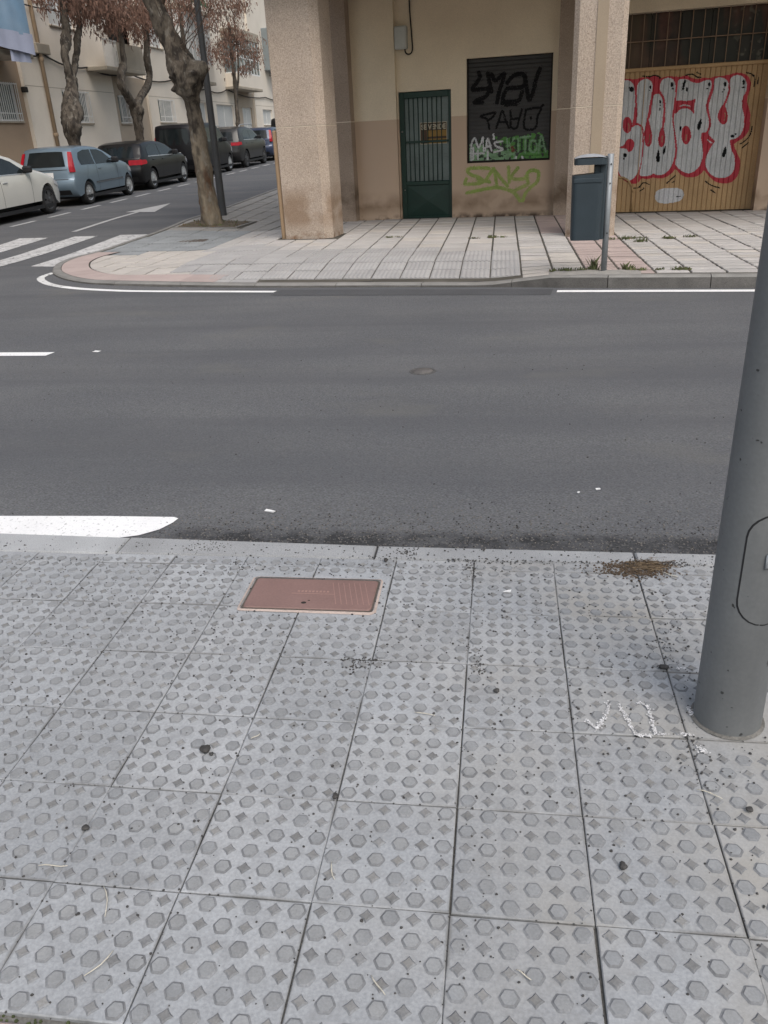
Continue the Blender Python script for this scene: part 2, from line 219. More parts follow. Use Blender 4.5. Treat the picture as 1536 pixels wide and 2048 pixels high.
GARAGE_PAINT=[('r','p',0,[(0.022,2.166),(0.108,2.18),(0.203,2.167),(0.273,2.173),(0.341,2.19),(0.419,2.186),(0.496,2.195),(0.589,2.19),(0.646,2.162),(0.759,2.179),(0.852,2.167),(0.945,2.161),(1.035,2.17),(1.13,2.129),(1.223,2.109),(1.312,2.125),(1.403,2.112),(1.491,2.135),(1.61,2.135),(1.698,2.144),(1.784,2.164),(1.889,2.153),(1.983,2.105),(2.04,2.011),(2.045,1.912),(2.025,1.842),(2.016,1.743),(2.059,1.64),(2.094,1.537),(2.102,1.42),(2.102,1.303),(2.053,1.217),(1.985,1.161),(1.914,1.12),(1.904,1.075),(1.964,0.968),(2.025,0.845),(2.035,0.708),(2.004,0.587),(1.928,0.512),(1.821,0.492),(1.693,0.52),(1.591,0.586),(1.502,0.681),(1.467,0.714),(1.426,0.661),(1.321,0.611),(1.194,0.615),(1.094,0.665),(1.006,0.746),(0.963,0.701),(0.873,0.634),(0.763,0.607),(0.648,0.626),(0.552,0.606),(0.454,0.617),(0.394,0.548),(0.28,0.544),(0.16,0.604),(0.072,0.686),(-0.017,0.784),(-0.172,1.134),(-0.212,1.745),(-0.103,2.035)]),('w','p',0,[(0.031,2.156),(0.109,2.157),(0.183,2.118),(0.226,2.031),(0.252,1.839),(0.25,1.661),(0.238,1.512),(0.227,1.437),(0.305,1.467),(0.38,1.43),(0.412,1.323),(0.424,1.139),(0.428,0.939),(0.401,0.769),(0.337,0.645),(0.243,0.593),(0.141,0.636),(0.068,0.734),(-0.022,0.973),(-0.117,1.286),(-0.141,1.89),(-0.061,2.106)]),('r','p',0,[(0.229,1.475),(0.224,1.412),(0.199,1.366),(0.162,1.351),(0.122,1.37),(0.09,1.418),(0.075,1.482),(0.081,1.546),(0.105,1.59),(0.143,1.605),(0.182,1.587),(0.214,1.539)]),('r','p',0,[(0.04,1.133),(0.119,1.168),(0.162,1.243),(0.217,1.263),(0.276,1.222),(0.29,1.145),(0.256,1.07),(0.2,1.057),(0.164,1.104),(0.09,1.115)]),('r','s',0.0228,[(0.207,1.491),(0.261,1.519),(0.281,1.57)]),('w','p',0,[(0.27,2.014),(0.279,2.093),(0.337,2.147),(0.422,2.157),(0.496,2.109),(0.515,2.014),(0.502,1.854),(0.484,1.694),(0.48,1.56),(0.517,1.588),(0.532,1.779),(0.545,1.896),(0.574,1.926),(0.629,1.92),(0.681,1.859),(0.709,1.77),(0.724,1.607),(0.724,1.473),(0.759,1.487),(0.752,1.665),(0.736,1.798),(0.689,1.888),(0.644,1.963),(0.633,2.051),(0.664,2.128),(0.731,2.155),(0.809,2.141),(0.865,2.08),(0.884,1.964),(0.884,1.804),(0.874,1.658),(0.879,1.51),(0.915,1.359),(0.945,1.208),(0.968,1.055),(0.964,0.933),(0.936,0.811),(0.881,0.72),(0.789,0.668),(0.692,0.672),(0.65,0.697),(0.596,0.667),(0.5,0.655),(0.415,0.69),(0.438,0.876),(0.446,1.108),(0.439,1.291),(0.412,1.429),(0.343,1.492),(0.295,1.517),(0.305,1.629),(0.286,1.793)]),('r','p',0,[(0.478,1.582),(0.53,1.438),(0.569,1.316),(0.575,1.194),(0.541,1.127),(0.492,1.136),(0.456,1.214),(0.44,1.337),(0.456,1.471)]),('r','p',0,[(0.737,1.413),(0.779,1.306),(0.79,1.184),(0.757,1.11),(0.708,1.127),(0.68,1.204),(0.684,1.31),(0.707,1.399)]),('r','s',0.0284,[(0.525,1.955),(0.514,1.81),(0.493,1.649),(0.48,1.56)]),('r','s',0.0303,[(0.645,1.949),(0.705,1.851),(0.731,1.725),(0.741,1.547),(0.739,1.398)]),('w','p',0,[(0.907,2.078),(0.933,2.119),(1.009,2.122),(1.072,2.104),(1.152,2.063),(1.245,2.051),(1.332,2.081),(1.407,2.084),(1.439,2.039),(1.44,1.961),(1.42,1.876),(1.397,1.776),(1.39,1.69),(1.423,1.586),(1.458,1.482),(1.462,1.378),(1.433,1.305),(1.372,1.301),(1.364,1.234),(1.391,1.128),(1.417,1.006),(1.417,0.884),(1.382,0.778),(1.311,0.704),(1.219,0.676),(1.121,0.711),(1.035,0.776),(0.989,0.84),(0.999,0.931),(1.001,1.054),(0.974,1.206),(0.935,1.359),(0.908,1.479),(0.897,1.598),(0.915,1.686),(0.916,1.832),(0.912,1.977)]),('r','p',0,[(0.898,1.792),(0.979,1.811),(1.058,1.795),(1.134,1.798),(1.214,1.812),(1.204,1.714),(1.214,1.597),(1.157,1.651),(1.077,1.684),(0.993,1.674),(0.914,1.612),(0.891,1.702)]),('r','p',0,[(1.053,1.383),(1.096,1.418),(1.153,1.393),(1.192,1.317),(1.202,1.226),(1.17,1.152),(1.133,1.131),(1.082,1.171),(1.051,1.248),(1.044,1.324)]),('w','p',0,[(1.475,2.051),(1.495,2.1),(1.568,2.112),(1.646,2.083),(1.695,2.024),(1.708,1.917),(1.689,1.804),(1.66,1.719),(1.688,1.71),(1.72,1.802),(1.741,1.915),(1.721,2.001),(1.719,2.058),(1.749,2.112),(1.818,2.129),(1.894,2.111),(1.953,2.058),(1.986,1.972),(1.982,1.887),(1.954,1.817),(1.943,1.732),(1.963,1.63),(1.997,1.542),(2.012,1.425),(2.01,1.322),(1.975,1.236),(1.906,1.187),(1.832,1.168),(1.841,1.093),(1.875,1.002),(1.923,0.924),(1.946,0.803),(1.938,0.681),(1.87,0.607),(1.764,0.58),(1.652,0.607),(1.55,0.68),(1.487,0.79),(1.478,0.897),(1.512,1.017),(1.55,1.091),(1.588,1.164),(1.536,1.211),(1.491,1.258),(1.473,1.303),(1.496,1.376),(1.492,1.48),(1.458,1.584),(1.432,1.688),(1.442,1.774),(1.471,1.887),(1.485,1.972)]),('r','p',0,[(1.676,1.711),(1.716,1.629),(1.749,1.54),(1.75,1.467),(1.718,1.417),(1.665,1.42),(1.613,1.474),(1.589,1.548),(1.609,1.635),(1.64,1.691)]),('r','s',0.0228,[(1.708,2.002),(1.723,1.887),(1.701,1.774),(1.676,1.703)]),('w','s',0.0171,[(1.469,1.192),(1.52,1.152),(1.552,1.136)]),('w','s',0.0171,[(0.988,1.729),(1.064,1.733),(1.135,1.715)]),('t','s',0.0171,[(0.167,1.501),(0.187,1.439),(0.176,1.372)]),('t','s',0.0171,[(0.532,1.317),(0.537,1.211),(0.521,1.166)]),('t','s',0.0171,[(0.742,1.277),(0.742,1.186)]),('t','s',0.0171,[(1.698,1.586),(1.716,1.498),(1.689,1.47)]),('t','s',0.0228,[(1.127,1.275),(1.126,1.2)]),('k','p',0,[(0.221,2.016),(0.212,1.99),(0.186,1.98),(0.158,1.993),(0.145,2.021),(0.154,2.047),(0.18,2.057),(0.207,2.044)]),('k','p',0,[(0.162,2.042),(0.158,2.032),(0.147,2.028),(0.136,2.033),(0.13,2.044),(0.134,2.054),(0.145,2.057),(0.157,2.052)]),('k','p',0,[(0.496,2.033),(0.494,2.014),(0.484,2.007),(0.474,2.015),(0.468,2.034),(0.471,2.052),(0.48,2.06),(0.49,2.051)]),('k','p',0,[(0.48,1.984),(0.478,1.978),(0.471,1.976),(0.465,1.979),(0.461,1.985),(0.463,1.991),(0.47,1.993),(0.477,1.99)]),('k','p',0,[(0.844,2.05),(0.84,2.024),(0.824,2.013),(0.807,2.025),(0.797,2.052),(0.802,2.079),(0.817,2.089),(0.834,2.077)]),('k','p',0,[(0.864,1.988),(0.858,1.979),(0.843,1.976),(0.827,1.981),(0.82,1.991),(0.826,2.0),(0.841,2.002),(0.856,1.998)]),('k','p',0,[(1.08,1.967),(1.078,1.943),(1.067,1.933),(1.054,1.944),(1.046,1.969),(1.049,1.993),(1.06,2.003),(1.073,1.992)]),('k','p',0,[(1.428,2.018),(1.424,1.999),(1.41,1.991),(1.394,2.0),(1.385,2.021),(1.389,2.041),(1.403,2.048),(1.419,2.039)]),('k','p',0,[(1.401,1.96),(1.397,1.952),(1.384,1.95),(1.371,1.954),(1.365,1.962),(1.369,1.97),(1.381,1.973),(1.395,1.969)]),('k','p',0,[(1.675,2.007),(1.67,1.983),(1.655,1.974),(1.636,1.985),(1.626,2.01),(1.631,2.033),(1.646,2.042),(1.665,2.031)]),('k','p',0,[(1.655,1.934),(1.652,1.924),(1.643,1.92),(1.633,1.925),(1.628,1.936),(1.631,1.946),(1.64,1.949),(1.65,1.944)]),('k','p',0,[(1.631,1.898),(1.628,1.891),(1.621,1.889),(1.613,1.892),(1.61,1.9),(1.612,1.906),(1.619,1.909),(1.627,1.906)]),('k','p',0,[(1.95,2.019),(1.948,1.991),(1.936,1.98),(1.921,1.993),(1.912,2.021),(1.914,2.049),(1.926,2.06),(1.941,2.047)]),('k','p',0,[(1.963,1.945),(1.956,1.937),(1.939,1.935),(1.921,1.939),(1.912,1.948),(1.919,1.955),(1.936,1.958),(1.954,1.953)]),('k','p',0,[(0.672,1.804),(0.67,1.782),(0.661,1.773),(0.65,1.783),(0.644,1.806),(0.646,1.828),(0.655,1.837),(0.666,1.827)]),('k','p',0,[(0.677,1.75),(0.675,1.74),(0.667,1.737),(0.659,1.741),(0.655,1.751),(0.657,1.76),(0.665,1.764),(0.673,1.759)]),('k','p',0,[(0.677,1.694),(0.675,1.677),(0.667,1.671),(0.657,1.678),(0.652,1.695),(0.654,1.712),(0.663,1.718),(0.672,1.711)]),('k','p',0,[(1.041,1.38),(1.039,1.353),(1.029,1.342),(1.017,1.354),(1.01,1.382),(1.012,1.409),(1.021,1.42),(1.034,1.408)]),('k','p',0,[(0.183,1.003),(0.175,0.979),(0.153,0.97),(0.129,0.981),(0.118,1.006),(0.125,1.03),(0.148,1.039),(0.172,1.028)]),('k','p',0,[(0.149,0.95),(0.146,0.937),(0.136,0.932),(0.125,0.938),(0.12,0.951),(0.123,0.964),(0.133,0.969),(0.144,0.964)]),('k','p',0,[(1.892,1.225),(1.884,1.208),(1.861,1.202),(1.837,1.21),(1.825,1.228),(1.833,1.244),(1.855,1.25),(1.88,1.242)]),('k','p',0,[(1.923,1.253),(1.919,1.244),(1.907,1.24),(1.893,1.245),(1.887,1.255),(1.891,1.264),(1.903,1.267),(1.917,1.263)]),('k','s',0.0379,[(1.025,2.092),(1.007,2.029),(0.997,1.975)]),('k','p',0,[(1.333,1.517),(1.35,1.443),(1.329,1.355),(1.297,1.349),(1.285,1.416),(1.307,1.474)]),('k','p',0,[(0.697,1.074),(0.719,1.004),(0.734,0.888),(0.682,0.882),(0.668,0.945),(0.678,1.021)]),('k','p',0,[(0.808,1.123),(0.812,1.046),(0.795,0.993),(0.774,1.01),(0.777,1.071)]),('k','p',0,[(1.767,1.074),(1.791,1.005),(1.771,0.908),(1.733,0.925),(1.735,0.993)]),('k','s',0.019,[(0.348,2.204),(0.466,2.19),(0.526,2.208),(0.605,2.182),(0.623,2.159)]),('k','s',0.019,[(1.027,2.177),(1.124,2.186),(1.205,2.138),(1.266,2.127)]),('k','s',0.019,[(1.198,2.202),(1.261,2.177)]),('k','s',0.019,[(1.955,2.156),(2.039,2.13),(2.091,2.064),(2.099,1.951)]),('k','s',0.019,[(2.149,2.074),(2.145,1.99)]),('k','s',0.019,[(2.148,1.36),(2.133,1.243),(2.076,1.157),(2.0,1.101)]),('k','s',0.019,[(2.119,1.118),(2.031,1.04)]),('k','s',0.019,[(0.343,0.47),(0.425,0.476),(0.492,0.553),(0.592,0.518)]),('k','s',0.019,[(0.508,0.457),(0.445,0.419)]),('k','s',0.019,[(1.008,0.645),(0.882,0.532)]),('k','s',0.019,[(1.0,0.559),(0.97,0.537)]),('k','s',0.019,[(1.51,0.542),(1.604,0.476),(1.751,0.425)]),('k','s',0.019,[(1.613,0.398),(1.689,0.349)]),('o','p',0,[(0.706,0.331),(0.724,0.402),(0.81,0.442),(0.938,0.451),(1.068,0.444),(1.152,0.405),(1.183,0.333),(1.151,0.254),(1.058,0.217),(0.913,0.2),(0.782,0.213),(0.72,0.267)]),('k','s',0.0152,[(1.065,0.304),(1.129,0.31)])]
SHUTTER_PAINT=[('k','s',0.0698,[(-2.39,2.419),(-2.369,2.352),(-2.437,2.254),(-2.499,2.167),(-2.342,2.164),(-2.206,2.168)]),('k','s',0.0698,[(-2.206,2.156),(-2.26,2.05),(-2.383,2.008),(-2.465,1.964),(-2.328,1.957)]),('k','s',0.0698,[(-2.234,2.397),(-2.2,2.252),(-2.165,2.118)]),('k','s',0.0698,[(-2.167,2.381),(-2.099,2.282),(-1.952,2.38),(-1.977,2.263),(-2.042,2.074),(-2.068,1.943)]),('k','s',0.0698,[(-1.897,2.234),(-1.792,2.335),(-1.646,2.355),(-1.591,2.263),(-1.628,2.159),(-1.868,2.149),(-1.948,2.069),(-1.973,1.925)]),('k','s',0.0698,[(-1.946,1.942),(-1.704,1.947),(-1.64,2.076)]),('k','s',0.0698,[(-1.592,2.323),(-1.561,2.143),(-1.516,1.949),(-1.453,2.065),(-1.406,2.252),(-1.345,2.413)]),('k','s',0.0394,[(-1.932,1.884),(-1.729,1.888)]),('k','s',0.0364,[(-2.202,1.53),(-2.237,1.681),(-2.354,1.737),(-2.231,1.767),(-2.094,1.785),(-2.161,1.702),(-2.23,1.668)]),('k','s',0.0364,[(-2.077,1.536),(-2.024,1.683),(-1.971,1.809),(-1.915,1.653),(-1.851,1.526)]),('k','s',0.0364,[(-2.051,1.628),(-1.887,1.627)]),('k','s',0.0364,[(-1.835,1.796),(-1.806,1.672),(-1.698,1.679)]),('k','s',0.0364,[(-1.633,1.81),(-1.683,1.641),(-1.722,1.519),(-1.817,1.536),(-1.833,1.649)]),('k','s',0.0364,[(-1.566,1.806),(-1.586,1.513),(-1.397,1.504),(-1.362,1.686),(-1.313,1.817),(-1.566,1.806)]),('k','s',0.0364,[(-1.313,1.817),(-1.275,1.863)]),('k','s',0.0364,[(-1.478,1.674),(-1.472,1.655)]),('g','p',0,[(-2.104,1.394),(-1.911,1.391),(-1.746,1.396),(-1.583,1.42),(-1.327,1.433),(-1.301,1.462),(-1.273,1.424),(-1.227,1.248),(-1.169,1.145),(-1.126,1.074),(-1.124,1.011),(-1.739,1.01),(-1.823,1.097),(-1.935,1.165),(-2.048,1.334)]),('l','p',0,[(-2.564,1.255),(-2.508,1.304),(-2.297,1.269),(-2.018,1.181),(-1.769,1.133),(-1.753,1.017),(-2.156,0.995),(-2.558,0.991)]),('w','s',0.0334,[(-2.523,1.009),(-2.522,1.279),(-2.458,1.391),(-2.388,1.235),(-2.312,1.397),(-2.297,1.18)]),('w','s',0.0334,[(-2.269,1.179),(-2.228,1.368),(-2.157,1.174)]),('w','s',0.0334,[(-2.248,1.248),(-2.172,1.251)]),('w','s',0.0334,[(-2.125,1.439),(-2.117,1.363)]),('w','s',0.0334,[(-1.972,1.318),(-2.103,1.305),(-2.06,1.234),(-1.949,1.191),(-2.115,1.147)]),('w','s',0.0334,[(-2.487,1.239),(-2.487,1.047)]),('w','s',0.0334,[(-2.402,1.185),(-2.402,1.043)]),('w','s',0.0334,[(-2.227,1.164),(-2.226,1.036)]),('w','s',0.0334,[(-1.719,1.054),(-1.718,1.022)]),('w','s',0.0334,[(-1.616,1.056),(-1.601,1.024)]),('w','s',0.0334,[(-2.536,1.139),(-2.297,1.142)]),('l','s',0.0334,[(-1.883,1.352),(-1.866,1.149)]),('l','s',0.0334,[(-1.759,1.359),(-1.84,1.25),(-1.741,1.131)]),('l','s',0.0334,[(-1.691,1.344),(-1.679,1.142)]),('l','s',0.0334,[(-1.65,1.367),(-1.474,1.377)]),('l','s',0.0334,[(-1.562,1.363),(-1.563,1.124)]),('l','s',0.0334,[(-1.432,1.319),(-1.484,1.259),(-1.481,1.159),(-1.412,1.118),(-1.366,1.179),(-1.376,1.28),(-1.432,1.319)]),('l','s',0.0334,[(-1.331,1.114),(-1.285,1.375),(-1.202,1.122)]),('l','s',0.0334,[(-1.32,1.208),(-1.219,1.21)]),('d','s',0.0364,[(-1.807,1.361),(-1.82,1.299)]),('d','s',0.0364,[(-1.717,1.32),(-1.722,1.194)]),('d','s',0.0364,[(-1.622,1.328),(-1.625,1.152)]),('d','s',0.0364,[(-1.513,1.323),(-1.522,1.248)]),('d','s',0.0364,[(-1.523,1.186),(-1.515,1.135)]),('d','s',0.0364,[(-1.43,1.257),(-1.427,1.175)]),('d','s',0.0364,[(-1.338,1.365),(-1.356,1.279)]),('d','s',0.0364,[(-1.275,1.275),(-1.274,1.244)]),('d','s',0.0364,[(-1.271,1.162),(-1.263,1.124)]),('d','s',0.0364,[(-1.214,1.272),(-1.198,1.197)]),('d','s',0.0364,[(-1.937,1.279),(-1.921,1.177)]),('d','s',0.0364,[(-2.017,1.079),(-1.961,1.083)]),('d','s',0.0364,[(-2.367,1.08),(-2.339,1.09)]),('d','s',0.0364,[(-2.361,1.361),(-2.374,1.324)]),('d','s',0.0364,[(-2.284,1.358),(-2.283,1.256)]),('b','s',0.0607,[(-1.791,1.21),(-1.776,1.158)])]
WALL_PAINT=[('g','s',0.0789,[(-2.19,0.888),(-2.43,0.904),(-2.572,0.883),(-2.529,0.803),(-2.345,0.731),(-2.302,0.664),(-2.458,0.637),(-2.63,0.642)]),('g','s',0.0789,[(-2.63,0.649),(-2.601,0.727)]),('g','s',0.0789,[(-2.231,0.714),(-2.106,0.853),(-2.047,0.617)]),('g','s',0.0789,[(-2.106,0.879),(-1.978,0.719),(-1.85,0.584)]),('g','s',0.0789,[(-1.842,0.895),(-1.824,0.648)]),('g','s',0.0789,[(-1.675,0.876),(-1.783,0.738),(-1.699,0.689),(-1.506,0.702)]),('g','s',0.0789,[(-2.588,0.488),(-2.358,0.528),(-2.174,0.555),(-2.033,0.564),(-1.807,0.504),(-1.693,0.421),(-1.593,0.3),(-1.54,0.43),(-1.446,0.545),(-1.325,0.644),(-1.316,0.798),(-1.454,0.822),(-1.52,0.728),(-1.489,0.611),(-1.613,0.55),(-1.723,0.501)]),('g','s',0.0789,[(-2.387,0.707),(-2.175,0.66)])]
# ------------------------------------------------------------------ ground, road, near pavement
def sheet(name, x0, x1, y0, y1, step, zf, m, kind=None, parent=None, keep=None):
    nx = int((x1-x0)/step)+1; ny = int((y1-y0)/step)+1; b = MB()
    vs = [(x0+(x1-x0)*i/nx, y0+(y1-y0)*j/ny) for j in range(ny+1) for i in range(nx+1)]
    fs = [(j*(nx+1)+i, j*(nx+1)+i+1, (j+1)*(nx+1)+i+1, (j+1)*(nx+1)+i) for j in range(ny) for i in range(nx)]
    if keep: fs = [f for f in fs if keep(sum(vs[k][0] for k in f)/4, sum(vs[k][1] for k in f)/4)]
    b.add([(x, y, zf(x, y)) for x, y in vs], fs, 0, True); return tag(b.build(name, m, parent), kind=kind)
M['soil'] = mat('distant_ground', (.12, .115, .10), .95, .2, .05, .1, 3, space='World')
sheet('ground', -600, 600, -600, 600, 40, lambda x, y: -.7 if y < 100 else -.7, M['soil'], 'structure')
# darker wear, stains and a black bitumen band along the near kerb are the road's own marks
over(M['asphalt'], (.030, .031, .034), lambda N, L: f_math(N, L, 'MULTIPLY', f_math(N, L, 'MULTIPLY', f_math(N, L, 'SUBTRACT', 1., f_axis(N, L, 1, 3.02, 3.13), True), f_axis(N, L, 0, -1.6, -1.2)), f_math(N, L, 'ADD', .55, f_noise(N, L, 9, 5))))
over(M['asphalt'], (.092, .094, .101), lambda N, L: f_math(N, L, 'MULTIPLY', f_noise(N, L, .9, 6, (.22, 1.8, 1), .5, .72), .6))
over(M['asphalt'], (.145, .144, .145), lambda N, L: f_math(N, L, 'MULTIPLY', f_noise(N, L, .5, 5, (.35, 1.3, 1), .52, .75), .55))
over(M['asphalt'], (.19, .185, .17), lambda N, L: f_math(N, L, 'MULTIPLY', f_noise(N, L, 130, 1, lo=.68, hi=.74), .5))
def keep_road(x, y): return True
road = sheet('road', -60, 40, 2.82, 110, .5, road_z, M['asphalt'], 'structure')
def strip(name, pts, m, parent, z=.004):             # polygon laid on the road surface
    b = MB(); b.add([(p[0], p[1], road_z(p[0], p[1])+z) for p in pts], [tuple(range(len(pts)))]); return b.build(name, m, parent)
def band(name, path, w, m, parent, z=.004):          # line of constant width along a path on the road
    b = MB(); vs = []
    for i, p in enumerate(path):
        a = Vector(path[max(i-1, 0)][:2]); c = Vector(path[min(i+1, len(path)-1)][:2]); d = (c-a).normalized(); n = Vector((-d.y, d.x))*w/2
        for q in (Vector(p[:2])+n, Vector(p[:2])-n): vs.append((q.x, q.y, road_z(q.x, q.y)+z))
    b.add(vs, [(2*i, 2*i+1, 2*i+3, 2*i+2) for i in range(len(path)-1)]); return b.build(name, m, parent)
def seg(a, b, n): return [(a[0]+(b[0]-a[0])*k/n, a[1]+(b[1]-a[1])*k/n) for k in range(n+1)]
def smooth(pts, n=6, closed=False):                  # Catmull-Rom
    P = [Vector(p) for p in pts]; out = []; k = len(P)
    for i in range(k if closed else k-1):
        g = (lambda j: P[j % k]) if closed else (lambda j: P[min(max(j, 0), k-1)])
        a, b, c, d = g(i-1), g(i), g(i+1), g(i+2)
        for j in range(n):
            t = j/n; out.append(tuple(.5*((2*b)+(c-a)*t+(2*a-5*b+4*c-d)*t*t+(3*b-a-3*c+d)*t**3)))
    if not closed: out.append(tuple(P[-1]))
    return out
over(M['asphalt'], (.074, .076, .083), lambda N, L: f_math(N, L, 'MULTIPLY', f_noise(N, L, 42, 4, lo=.52, hi=.72), .55))
over(M['asphalt'], (.165, .163, .158), lambda N, L: f_math(N, L, 'MULTIPLY', f_noise(N, L, 60, 3, lo=.56, hi=.72), .5))
over(M['asphalt'], (.084, .087, .096), lambda N, L: f_math(N, L, 'MULTIPLY', f_noise(N, L, 1.0, 6, (.09, 1.7, 1), .47, .68), .7))
over(M['asphalt'], (.142, .139, .13), lambda N, L: f_math(N, L, 'MULTIPLY', f_noise(N, L, 1.4, 6, (.5, 1.0, 1), .60, .72), .5))
# near thick line with a rounded end, centre dash, far edge lines
strip('edge_line', [(-6, 3.09), (-2.2, 2.985), (-1.66, 2.985), (-1.56, 3.02), (-1.49, 3.08), (-1.455, 3.15), (-1.445, 3.195), (-1.47, 3.21), (-1.8, 3.21), (-2.3, 3.195), (-6, 3.22)], M['paint'], road)
strip('lane_dash', [(-8, 6.47), (-3.78, 6.31), (-3.76, 6.43), (-8, 6.6)], M['paint'], road)
strip('lane_dash', [(-3.42, 6.42), (-3.36, 6.41), (-3.35, 6.45), (-3.41, 6.47)], M['paint'], road)
band('edge_line', [bw(s, 8.75)[:2] for s in (-.5, 0, .6, 1.2, 2, 4, 8)], .115, M['paint'], road)
M['cornerpaint'] = mat('scuffed_line_paint', (.62, .62, .61), .8, .15, 4, .12, 90, space='World')
over(M['cornerpaint'], (.13, .13, .135), lambda N, L: f_noise(N, L, 17, 6, lo=.58, hi=.68))
cor = smooth([bw(s, t)[:2] for s, t in ((-7.62, 10.35), (-7.5, 9.88), (-7.0, 9.37), (-6.39, 9.05), (-5.7, 8.88), (-5.24, 8.83), (-4.4, 8.80), (-3.63, 8.775))], 5)
band('edge_line', cor[:14], .10, M['cornerpaint'], road); band('edge_line', cor[13:], .105, M['paint'], road)
# zebra stripes, arrow and parking dashes in the side street
for a, b, c, d in (((-7.35, 11.75), (-6.93, 11.65), (-7.02, 15.3), (-7.6, 15.35)), ((-8.35, 11.9), (-7.9, 11.8), (-8.05, 15.32), (-8.55, 15.35)), ((-9.3, 12.0), (-8.9, 11.95), (-9.07, 15.3), (-9.7, 15.35)), ((-10.4, 12.1), (-9.95, 12.05), (-10.1, 15.3), (-10.7, 15.35)), ((-11.4, 12.2), (-11.0, 12.1), (-11.15, 15.3), (-11.7, 15.35))):
    n = 5
    pl = [st(a[0]+(d[0]-a[0])*k/n, a[1]+(d[1]-a[1])*k/n) for k in range(n+1)]; pr = [st(b[0]+(c[0]-b[0])*k/n, b[1]+(c[1]-b[1])*k/n) for k in range(n+1)]
    q = MB(); vs = []
    for u, v in zip(pl, pr): vs += [(u.x, u.y, road_z(u.x, u.y)+.006), (v.x, v.y, road_z(v.x, v.y)+.006)]
    q.add(vs, [(2*i, 2*i+1, 2*i+3, 2*i+2) for i in range(n)]); q.build('crosswalk_stripe', M['oldpaint'], road)
M['arrowpaint'] = mat('faded_arrow_paint', (.42, .42, .42), .8, .12, 5, .12, 90, bump=.2, bscale=170, space='World')
ar = MB()
for poly in ([(-9.02, 16.1), (-8.9, 16.1), (-9.04, 18.2), (-9.04, 19.6), (-9.16, 19.6), (-9.16, 18.2)], [(-9.45, 19.55), (-8.62, 19.35), (-9.06, 21.4)]):
    k = [st(*p) for p in poly]; ar.add([(p.x, p.y, road_z(p.x, p.y)+.008) for p in k], [tuple(range(len(k)))])
ar.build('arrow_marking', M['arrowpaint'], road)
for kd in range(30):
    v = 14.17+1.62*kd
    k = [st(-11.21, v), st(-11.09, v), st(-11.09, v+1.0), st(-11.21, v+1.0)]
    strip('parking_dash', [(p.x, p.y) for p in k], M['arrowpaint'], road, .006)
# patched strip along the far kerb and dark trench repairs
M['patch'] = mat('newer_asphalt', (.075, .077, .083), .9, .12, 2, .3, 170, bump=.5, bscale=150, space='World')
band('asphalt_patch', [bw(s, 8.72)[:2] for s in (-3.6, -3, -2.2, -1.2, -.55)], .34, M['patch'], road, .003)
# ---- near pavement
pav = MB().box(-9, 9, -3, 2.80, -.25, -.012).build('pavement', M['joint']); tag(pav, kind='structure')
P = .30; X0, Y0 = -.091, .908
def stud_parts(b, cx, cy, hexa):
    if hexa:
        n = 12; r0, r1, r2 = .0215, .0186, .0160
        ring = lambda r, z: [(cx+r*.99*math.cos(R(60*(k//2)+(-5 if k % 2 == 0 else 5))), cy+r*.99*math.sin(R(60*(k//2)+(-5 if k % 2 == 0 else 5))), z) for k in range(n)]
        top = 1
    else:
        n = 8; off = 0
        ring = lambda r, z: [(cx+r*(1 if k % 2 == 0 else .62)*math.cos(2*math.pi*k/n), cy+r*(1 if k % 2 == 0 else .62)*math.sin(2*math.pi*k/n), z) for k in range(n)]
        r0, r1, r2 = .0175, .0155, .0125; top = 3
    b.add(ring(r0, .0004)+ring(r1, .0012)+ring(r2, .0033), [(k, (k+1) % n, n+(k+1) % n, n+k) for k in range(n)]+[(n+k, n+(k+1) % n, 2*n+(k+1) % n, 2*n+k) for k in range(n)], 2)
    b.add(ring(r2, .0033), [tuple(range(n))], top)
TM = [M['tile'], M['stud'], M['studdirt'], M['lozenge']]
def tile_mesh(w=P, h=P, skip=None, phase=0):
    b = MB(); g = .0014; e = .0022
    b.add([(g, g, -.02), (w-g, g, -.02), (w-g, h-g, -.02), (g, h-g, -.02), (g, g, -e), (w-g, g, -e), (w-g, h-g, -e), (g, h-g, -e), (g+e, g+e, 0), (w-g-e, g+e, 0), (w-g-e, h-g-e, 0), (g+e, h-g-e, 0)],
          [(0, 1, 5, 4), (1, 2, 6, 5), (2, 3, 7, 6), (3, 0, 4, 7), (4, 5, 9, 8), (5, 6, 10, 9), (6, 7, 11, 10), (7, 4, 8, 11), (8, 9, 10, 11)])
    for j in range(6):
        for i in range(6):
            cx, cy = .025+i*.05, .025+j*.05
            if cy > h-.02 or cx > w-.02 or (skip and skip(cx, cy)): continue
            stud_parts(b, cx, cy, (i+j+phase) % 2 == 0)
    return b.mesh('paving_tile', TM)
tiles = [tile_mesh(phase=k) for k in (0, 1)]; cut = tile_mesh(h=.072)
HX0, HX1, HY0, HY1 = -.905, -.43, 2.385, 2.605        # red-brown hatch
PX, PY = .632, 1.905                                  # lamp post foot
